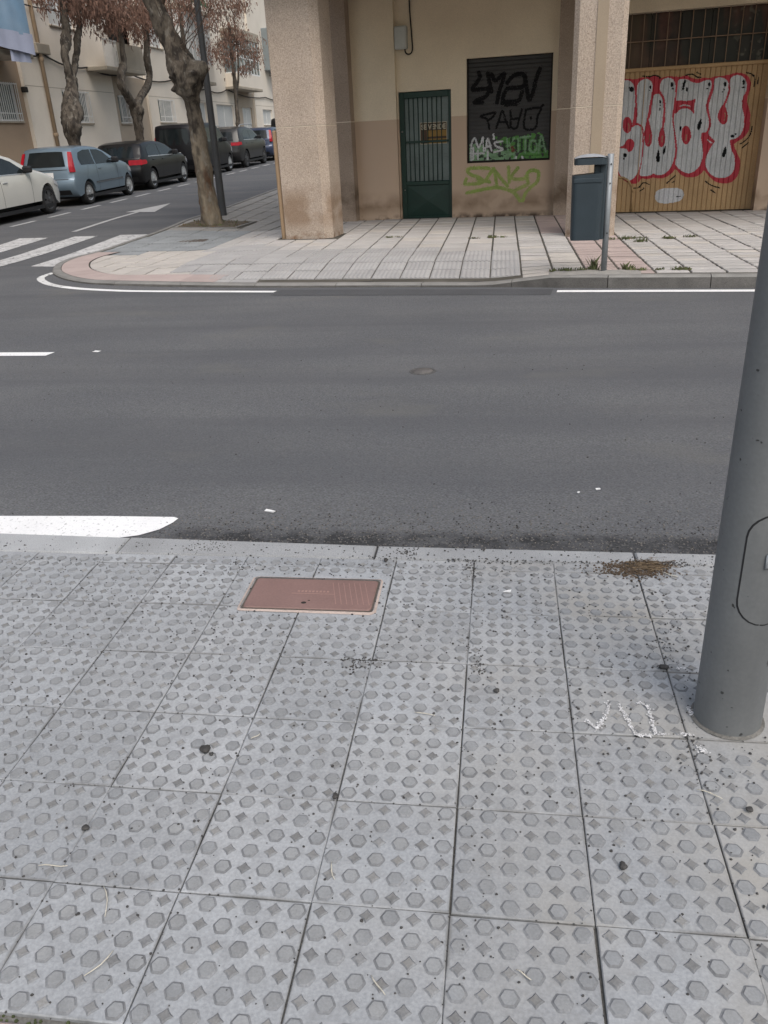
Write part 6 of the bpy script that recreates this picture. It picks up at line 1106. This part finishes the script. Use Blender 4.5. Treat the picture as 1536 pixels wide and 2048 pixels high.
b = MB(); rbox(b, -.37, -.06, -.15, .15, .345, .98, .05, .05, 0, top=lambda x: .965+(x+.37)*.07); bb = b.build('body', M['slate'], lb)
b = MB(); b.bev(-.352, -.075, -.155, -.148, .90, .94, .003); b.build('rim', M['slate'], bb)
b = MB(); rbox(b, -.10, -.032, -.075, .075, .345, 1.135, .015); b.bev(-.155, -.09, -.06, .06, .95, 1.06, .006); b.build('bracket', M['slate'], lb)
b = MB(); rbox(b, -.355, -.04, -.16, .16, 1.065, 1.125, .05); hd = b.build('hood', M['slate'], lb)
b = MB(); vs = []; n = 12
for i in range(n+1):
    for j in range(9):
        u = -1+2*i/n; v = -1+2*j/8; vs.append((-.198+u*.155, v*.155, 1.1255+.037*max(0, 1-u*u)**.7*max(0, 1-v*v*.9)**.5))
b.add(vs, [(i*9+j, i*9+9+j, i*9+10+j, i*9+1+j) for i in range(n) for j in range(8)], 0, True); b.build('cap', M['slatetop'], hd)
b = MB()
for z in (1.06, .88, .40): b.lathe([(.008, -.034), (.008, -.028)], 8, 0, 'y', (.008, 0, z)); b.add([(.008+.008*math.cos(k), -.035, z+.008*math.sin(k)) for k in range(6)], [(5, 4, 3, 2, 1, 0)])
b.build('bolt', M['darkroom'], lb)
M['collar'] = mat('grimy_mortar', (.15, .145, .135), .95, .35, 14, .3, 120, bump=.4, bscale=90, space='World')
# near lamp post with inspection hatch
M['lampgrey'] = mat('dark_grey_lamp_paint', (.162, .170, .175), .5, .08, 5, .06, 90, bump=.06, bscale=60, spec=.4)
over(M['lampgrey'], (.035, .035, .035), lambda N, L: f_noise(N, L, 40, 2, lo=.70, hi=.73))
over(M['lampgrey'], (.075, .08, .085), lambda N, L: f_math(N, L, 'MULTIPLY', f_noise(N, L, 3, 4, (1, 1, .25), .5, .7), .6))
lp = thing('lamp_post', (PX, PY, 0), 'thick dark grey lamp post with hatch, on the near pavement at the right', 'lamp post', 'grey street lamp posts')
b = MB(); b.lathe([(.088, -.02), (.0875, .02), (.0855, .5), (.082, 1.0), (.078, 1.6), (.062, 4.5), (.045, 8.5), (.0, 8.52)], 40); b.build('pole', M['lampgrey'], lp)
b = MB(); b.lathe([(.0965, .0005), (.095, .002), (.092, .003), (.090, .004), (.087, .005)], 32); b.build('mortar_collar', M['collar'], lp)
b = MB(); b.tube([(0, 0, 8.45), (-.5, .5, 8.7), (-1.0, 1.0, 8.75)], .035, 8); b.bev(-1.5, -.95, .9, 1.1, 8.68, 8.82, .03); b.build('lamp_head', M['lampgrey'], lp)
ha = R(-38); b = MB(); vs = []; out = []
hw, h0, h1, rr = .068, .355, .655, .065
for cx, cz, a0 in ((hw-rr, h1-rr, 0), (-hw+rr, h1-rr, 90), (-hw+rr, h0+rr, 180), (hw-rr, h0+rr, 270)):
    for k in range(7): a = R(a0+90*k/6); out.append((cx+rr*math.cos(a), cz+rr*math.sin(a)))
def onpole(u, z, d): r = (.0875-.00417*(z-.02) if z < .5 else .0855-.007*(z-.5))+d; a = -math.pi/2+u/.085+ha*0+R(-4); return (r*math.cos(a), r*math.sin(a), z)
H0 = .030                                             # centre of the hatch round the pole
def grid_patch(b, pts, d, m=0, rim=True):
    cx = sum(p[0] for p in pts)/len(pts); cz = sum(p[1] for p in pts)/len(pts); k0 = []; vs = []
    rings = (1.0, .75, .5, .25)
    for f in rings: vs += [onpole(H0+cx+(x-cx)*f, cz+(z-cz)*f, d) for x, z in pts]
    n = len(pts); fs = [(i*n+k, i*n+(k+1) % n, (i+1)*n+(k+1) % n, (i+1)*n+k) for i in range(3) for k in range(n)]+[tuple(3*n+k for k in range(n))]
    if rim: o = len(vs); vs += [onpole(H0+x, z, d-.004) for x, z in pts]; fs += [(k, o+k, o+(k+1) % n, (k+1) % n) for k in range(n)]
    b.add(vs, fs, m, True)
grid_patch(b, [(x*1.065, (z-.505)*1.026+.505) for x, z in out], .0004, 0, False); b.build('hatch_gap', M['cardark'], lp)
b = MB(); grid_patch(b, out, .0009, 0, False); hatch = b.build('hatch', M['lampgrey'], lp)
b = MB(); grid_patch(b, [(-.022, .515), (.012, .515), (.012, .552), (-.022, .552)], .006); b.build('lock', M['galv'], hatch)
b = MB(); grid_patch(b, [(-.012, .522), (.006, .522), (.006, .545), (-.012, .545)], .007); b.build('keyhole', M['darkroom'], hatch)
# red-brown utility hatch in the near pavement
M['redlid'] = mat('red_brown_enamelled_iron', (.20, .122, .108), .6, .12, 4, .08, 120, bump=.08, bscale=90, space='World', tint=(.225, .142, .128))
M['pinkmortar'] = mat('pale_pink_mortar', (.44, .36, .32), .9, .12, 9, .15, 120, bump=.35, bscale=110, space='World')
uh = thing('utility_hatch', ((HX0+HX1)/2, (HY0+HY1)/2, .001), 'rectangular red-brown utility hatch cover set in the near pavement', 'hatch cover')
w, h = (HX1-HX0)/2, (HY1-HY0)/2
def rrect(w, h, r, n=4):
    o = []
    for cx, cy, a0 in ((w-r, h-r, 0), (-w+r, h-r, 90), (-w+r, -h+r, 180), (w-r, -h+r, 270)):
        for k in range(n+1): a = R(a0+90*k/n); o.append((cx+r*math.cos(a), cy+r*math.sin(a)))
    return o
b = MB(); o = rrect(w+.013, h+.012, .018); i_ = rrect(w+.004, h+.004, .015); n = len(o)
b.add([(x*rng.uniform(.985, 1.015), y*rng.uniform(.97, 1.05), .0003) for x, y in o]+[(x, y, .0035) for x, y in i_], [(k, (k+1) % n, n+(k+1) % n, n+k) for k in range(n)], 0, True); b.build('mortar_edge', M['pinkmortar'], uh)
b = MB(); b.prism(rrect(w, h, .014), -.01, .002); b.build('frame', M['iron'], uh)
b = MB(); o = rrect(w-.007, h-.007, .012); i_ = rrect(w-.010, h-.010, .010); b.add([(x, y, .002) for x, y in o]+[(x, y, .0055) for x, y in i_], [(k, (k+1) % n, n+(k+1) % n, n+k) for k in range(n)]+[tuple(n+k for k in range(n))])
lid = b.build('lid', M['redlid'], uh)
b = MB()
for q in range(7):                                    # faint cast ribs at the right end
    x = .10+q*.02; b.add([(x, -.07, .0057), (x+.003, -.07, .0057), (x-.035, .08, .0057), (x-.038, .08, .0057)], [(0, 1, 2, 3)])
b.build('cast_rib', mat('rubbed_red_enamel', (.29, .175, .155), .5), lid)
M['rub'] = mat('rubbed_edge', (.31, .19, .165), .55)
b = MB(); b.add([(.004+.010*math.cos(2*math.pi*k/10)-.02, -.066+.0075*math.sin(2*math.pi*k/10), .0058) for k in range(10)], [tuple(range(10))]); b.add([(.0+.005*math.cos(2*math.pi*k/8), -.05+.003*math.sin(2*math.pi*k/8), .0058) for k in range(8)], [tuple(range(8))]); b.build('lifting_hole', M['darkroom'], lid)
b = MB()
for q in range(9): b.box(-.055+q*.0135, -.047+q*.0135, .008, .019, .0055, .0063)
b.box(-.075, .085, -.004, -.001, .0055, .006)
b.build('cast_lettering', M['rub'], lid)
M['kerbdark2'] = mat('dusty_cast_iron', (.085, .083, .082), .8, .3, 25, .3, 120)
# small round valve cover in the road
vc = thing('valve_cover', (-.551, 5.69, road_z(-.55, 5.69)+.001), 'small worn metal valve cover in the middle of the road', 'cover')
b = MB(); b.lathe([(.098, 0), (.094, .003), (.08, .004), (.078, .001), (.0, .002)], 24); b.build('frame', M['kerbdark2'], vc)
M['wornsteel'] = mat('scuffed_iron', (.13, .122, .118), .7, .2, 25, .2, 120, metal=.2)
b = MB(); b.lathe([(.074, .002), (.072, .006), (.0, .0065)], 24); b.bev(-.03, .03, -.045, -.038, .0065, .0085, .001); b.bev(-.05, -.02, .015, .022, .0065, .0085, .001); b.build('lid', M['wornsteel'], vc)
# ------------------------------------------------------------------ litter, grit and straw
M['grit'] = mat('dark_road_grit', (.055, .053, .052), .95, .3, 30, .2, 90, rand=.2); M['gritpale'] = mat('pale_grit', (.17, .16, .15), .95, .2, 30)
def stone(b, x, y, z, r, m=0):
    a0 = rng.uniform(0, 6.28); n = 6; k = [rng.uniform(.7, 1.15) for _ in range(n)]
    b.add([(x+r*k[i]*math.cos(a0+i*1.047), y+r*k[i]*math.sin(a0+i*1.047)*.85, z) for i in range(n)]+[(x+r*k[i]*.75*math.cos(a0+i*1.047), y+r*.7*k[i]*math.sin(a0+i*1.047), z+r*rng.uniform(.5, .8)) for i in range(n)],
          [(i, (i+1) % n, n+(i+1) % n, n+i) for i in range(n)]+[tuple(range(n, 2*n))], m)
b = MB()
for _ in range(4200):                                 # grit on the paving, thickest near the kerb
    x = rng.uniform(-3.2, 2.2); y = 2.88-abs(rng.gauss(0, .62)); 
    if y < .75 or rng.random() < (.35 if x < -1.0 else 0): continue
    stone(b, x, y, .0005, rng.choice((.0013, .0016, .002, .0026, .0034, .0046)), 0)
for _ in range(1100): stone(b, rng.uniform(-1.6, 1.0), rng.uniform(.75, 2.5), .0005, rng.choice((.0016, .002, .0026, .0036)), 0)
for i in range(-11, 9):
    for j in range(7):                                # grit caught in the joints
        for _ in range(9):
            if rng.random() < .5: stone(b, X0+i*P+rng.gauss(0, .003), Y0+j*P+rng.random()*P, -.002, rng.uniform(.0015, .0034))
            else: stone(b, X0+i*P+rng.random()*P, Y0+j*P+rng.gauss(0, .003), -.002, rng.uniform(.0015, .0034))
for cx, cy, sx, sy, n in ((-.42, 2.09, .035, .02, 120), (-.36, 2.84, .03, .02, 60), (-1.2, 2.86, .05, .03, 90), (-.06, 2.10, .012, .05, 60), (-.10, 2.70, .02, .05, 70), (.62, 2.79, .09, .012, 130), (.05, 2.78, .25, .01, 150), (-1.0, 2.70, .05, .05, 60), (.52, 2.2, .03, .10, 60), (.52, 1.75, .03, .1, 50)):
    for _ in range(n): stone(b, cx+rng.gauss(0, sx), cy+rng.gauss(0, sy), .0003, rng.uniform(.0015, .0042))
tag(b.build('grit', [M['grit']]), 'loose dark grit scattered over the grey studded paving', 'grit', kind='stuff')
b = MB()
for _ in range(5200):
    y = 2.93+abs(rng.gauss(.14, .13)); x = rng.uniform(-1.5, 2.2) if rng.random() < .8 else rng.uniform(-4, 2.4)
    stone(b, x, y, road_z(x, y)+.001, rng.choice((.0018, .0022, .0026, .003, .0045)), 1 if rng.random() < .6 else 0)
for _ in range(220): x, y = rng.uniform(-4, 3), rng.uniform(3.2, 6.5); stone(b, x, y, road_z(x, y)+.001, rng.uniform(.0025, .0055), 0 if rng.random() < .8 else 1)
tag(b.build('road_grit', [M['grit'], M['gritpale']]), 'loose grit lying on the asphalt along the near kerb', 'grit', kind='stuff')
M['straw'] = mat('dry_straw', (.15, .11, .068), .9, .35, 30); M['strawdark'] = mat('rotten_leaf_litter', (.085, .06, .04), .95, .3, 30)
b = MB()
for _ in range(260):
    a = rng.uniform(0, 3.14); x = .56+rng.gauss(0, .035)*1.1; y = 2.76+rng.gauss(0, .02); L_ = rng.uniform(.006, .035); z = .004+rng.random()*.011*math.exp(-((x-.55)/.045)**2); dx, dy = math.cos(a)*L_, math.sin(a)*L_*.5; w = .0012
    b.add([(x-dx, y-dy, z), (x+dx, y+dy, z+rng.uniform(-.002, .004)), (x+dx-dy*w/L_*2, y+dy+w*1.5, z+.001), (x-dx, y-dy+w*1.5, z+.001)], [(0, 1, 2, 3)], 0 if rng.random() < .6 else 1)
for _ in range(800):
    x = .50+rng.gauss(0, .065); y = 2.735+rng.gauss(0, .028); stone(b, x, y, .001, rng.uniform(.002, .0055), 1)
tag(b.build('straw_litter', [M['straw'], M['strawdark']]), 'heap of straw and dead leaves against the near kerb', 'straw', kind='stuff')
# moss in the joint at the bottom left
M['moss'] = mat('moss', (.06, .075, .03), .95, .3, 40, .3, 90)
b = MB()
for _ in range(130): x = rng.uniform(-2.3, -.72); stone(b, x, .902+rng.gauss(0, .004), -.0105, rng.uniform(.002, .005))
for _ in range(60): stone(b, -.862+rng.gauss(0, .004), .89-rng.random()*.09, -.008, rng.uniform(.003, .008))
tag(b.build('moss', M['moss']), 'green moss in the joint behind the pink pavers', 'moss', kind='stuff')
# larger single stones
def pebble(x, y, r, label, z=.0045):
    bm = bmesh.new(); bmesh.ops.create_icosphere(bm, subdivisions=2, radius=r)
    for v in bm.verts: v.co *= 1+.22*math.sin(v.co.x/r*3.1+x*9)+.12*math.sin(v.co.y/r*4+y*7); v.co.z *= .62
    me = bpy.data.meshes.new('pebble'); bm.to_mesh(me); bm.free(); me.materials.append(M['grit']); o = link('pebble', me, None, (x, y, z+r*.3)); tag(o, label, 'pebble', 'dark pebbles on the paving')
for x, y, r, l in ((-.785, 1.655, .014, 'largest dark pebble, lying on a stud left of centre'), (-.762, 1.64, .006, 'tiny chip touching the largest dark pebble'), (-.395, 1.515, .0085, 'round dark pebble lying on a tile joint right of the largest one'), (-.985, 1.36, .009, 'flat dark pebble in the left of the foreground'), (.285, 1.36, .010, 'dark grey chip on the tile below the white scribble'), (.50, 2.12, .012, 'dark lump on the paving just left of the lamp post'), (-.43, 2.76, .010, 'dark crumb by the kerb above the red-brown hatch'), (.60, 1.555, .008, 'pair of dark crumbs on the joint in front of the lamp post'), (.0, 1.97, .009, 'dark crumb in the middle column of tiles')): pebble(x, y, r, l)
M['paper'] = mat('white_paper_scrap', (.75, .75, .75), .8)
def scrap(x, y, z, rz, l, pts):
    b = MB(); b.add([(px, py, .0025+.004*abs(px)*30*(k % 2)) for k, (px, py) in enumerate(pts)], [tuple(range(len(pts)))]); b.add([(px*.97, py*.97, .0005) for px, py in pts], [tuple(range(len(pts)-1, -1, -1))]); tag(b.build('paper_scrap', M['paper'], None, (x, y, z), (0, 0, rz)), l, 'paper scrap', 'scraps of white paper')
scrap(.036, 2.545, .004, .2, 'white triangular paper scrap on the near paving', [(-.018, 0), (.008, -.007), (.016, .011), (-.004, .007)])
scrap(-1.04, 3.29, road_z(0, 3.4)+.001, -.3, 'white stub of paper lying on the road near the thick line', [(-.026, -.008), (.024, -.009), (.026, .009), (-.024, .009)])
scrap(.458, 3.58, road_z(0, 3.6)+.001, .3, 'small white paper fleck on the road left of the lamp post', [(-.011, -.008), (.011, -.007), (.010, .009), (-.010, .008)])
scrap(.366, 3.54, road_z(0, 3.6)+.001, .9, 'tiny white fleck on the road, left of the other one', [(-.008, -.005), (.008, -.004), (.007, .006), (-.007, .005)])
M['twig'] = mat('pale_dry_stalk', (.52, .49, .42), .8, .15, 30)
for k, (x, y, rz, L_, l) in enumerate(((-.845, 1.165, -1.05, .085, 'long pale stalk at the lower left'), (-1.01, 1.245, .18, .07, 'pale stalk near the left edge'), (-.36, 1.29, -1.15, .05, 'pale stalk below the middle of the picture'), (-.79, 1.02, 1.0, .07, 'thin stalk near the bottom left'), (-.22, 1.03, -.95, .05, 'short pale stalk at the bottom centre'), (-.20, 1.85, -.25, .06, 'pale stalk along a tile joint'), (.52, 1.60, -.45, .06, 'stalk lying in front of the lamp post'), (.06, 1.08, -.5, .035, 'short stalk right of the bottom centre joint'), (-.66, 1.72, .9, .03, 'short pale stalk beside the largest pebble'), (.62, 2.70, -.6, .06, 'straw beside the heap at the kerb'))):
    b = MB(); pts = [(L_*(u-.5), .06*L_*math.sin(u*4+k), .0055+.0008*math.sin(u*7)) for u in (0, .25, .5, .75, 1)]; b.tube(pts, [.0011, .0016, .0016, .0014, .0008], 5); tag(b.build('dry_stalk', M['twig'], None, (x, y, 0), (0, 0, rz)), l, 'stalk', 'dry stalks on the paving')
# white paint scrawl on the tiles
M['chalk'] = mat('thin_white_paint', (.60, .60, .61), .85, .2, 12, .3, 90)
b = MB()
def scr(pts, w):
    pts = smooth(pts, 5)
    for (x0, y0), (x1, y1) in zip(pts, pts[1:]):
        L_ = math.dist((x0, y0), (x1, y1))
        for _ in range(int(L_*w*1.2e5)):
            u = rng.random(); x = x0+(x1-x0)*u+rng.gauss(0, w*.27); y = y0+(y1-y0)*u+rng.gauss(0, w*.27); r = rng.choice((.0008, .0012, .002, .003)); a = rng.uniform(0, 6.28)
            z_ = .0036+.0016*rng.random(); b.add([(x+r*math.cos(a+q*1.26)*rng.uniform(.6, 1.2), y+r*math.sin(a+q*1.26)*rng.uniform(.6, 1.2), z_) for q in range(5)], [(0, 1, 2, 3, 4)])
for pts, w in (([(.245, 1.86), (.275, 1.83), (.31, 1.90), (.315, 1.94)], .012), ([(.27, 1.815), (.29, 1.86)], .010), ([(.345, 1.935), (.36, 1.87), (.375, 1.81), (.42, 1.81)], .013), ([(.40, 1.945), (.425, 1.93), (.425, 1.86), (.43, 1.81)], .012), ([(.43, 1.815), (.46, 1.815)], .012), ([(.49, 1.82), (.52, 1.82)], .013), ([(.525, 1.765), (.55, 1.75)], .02), ([(.535, 1.93), (.54, 1.90)], .02), ([(.54, 2.12), (.56, 2.12)], .012)): scr(pts, w)
tag(b.build('paint_scrawl', M['chalk']), 'white paint scrawl on the tiles left of the lamp post foot', 'paint mark', kind='stuff')
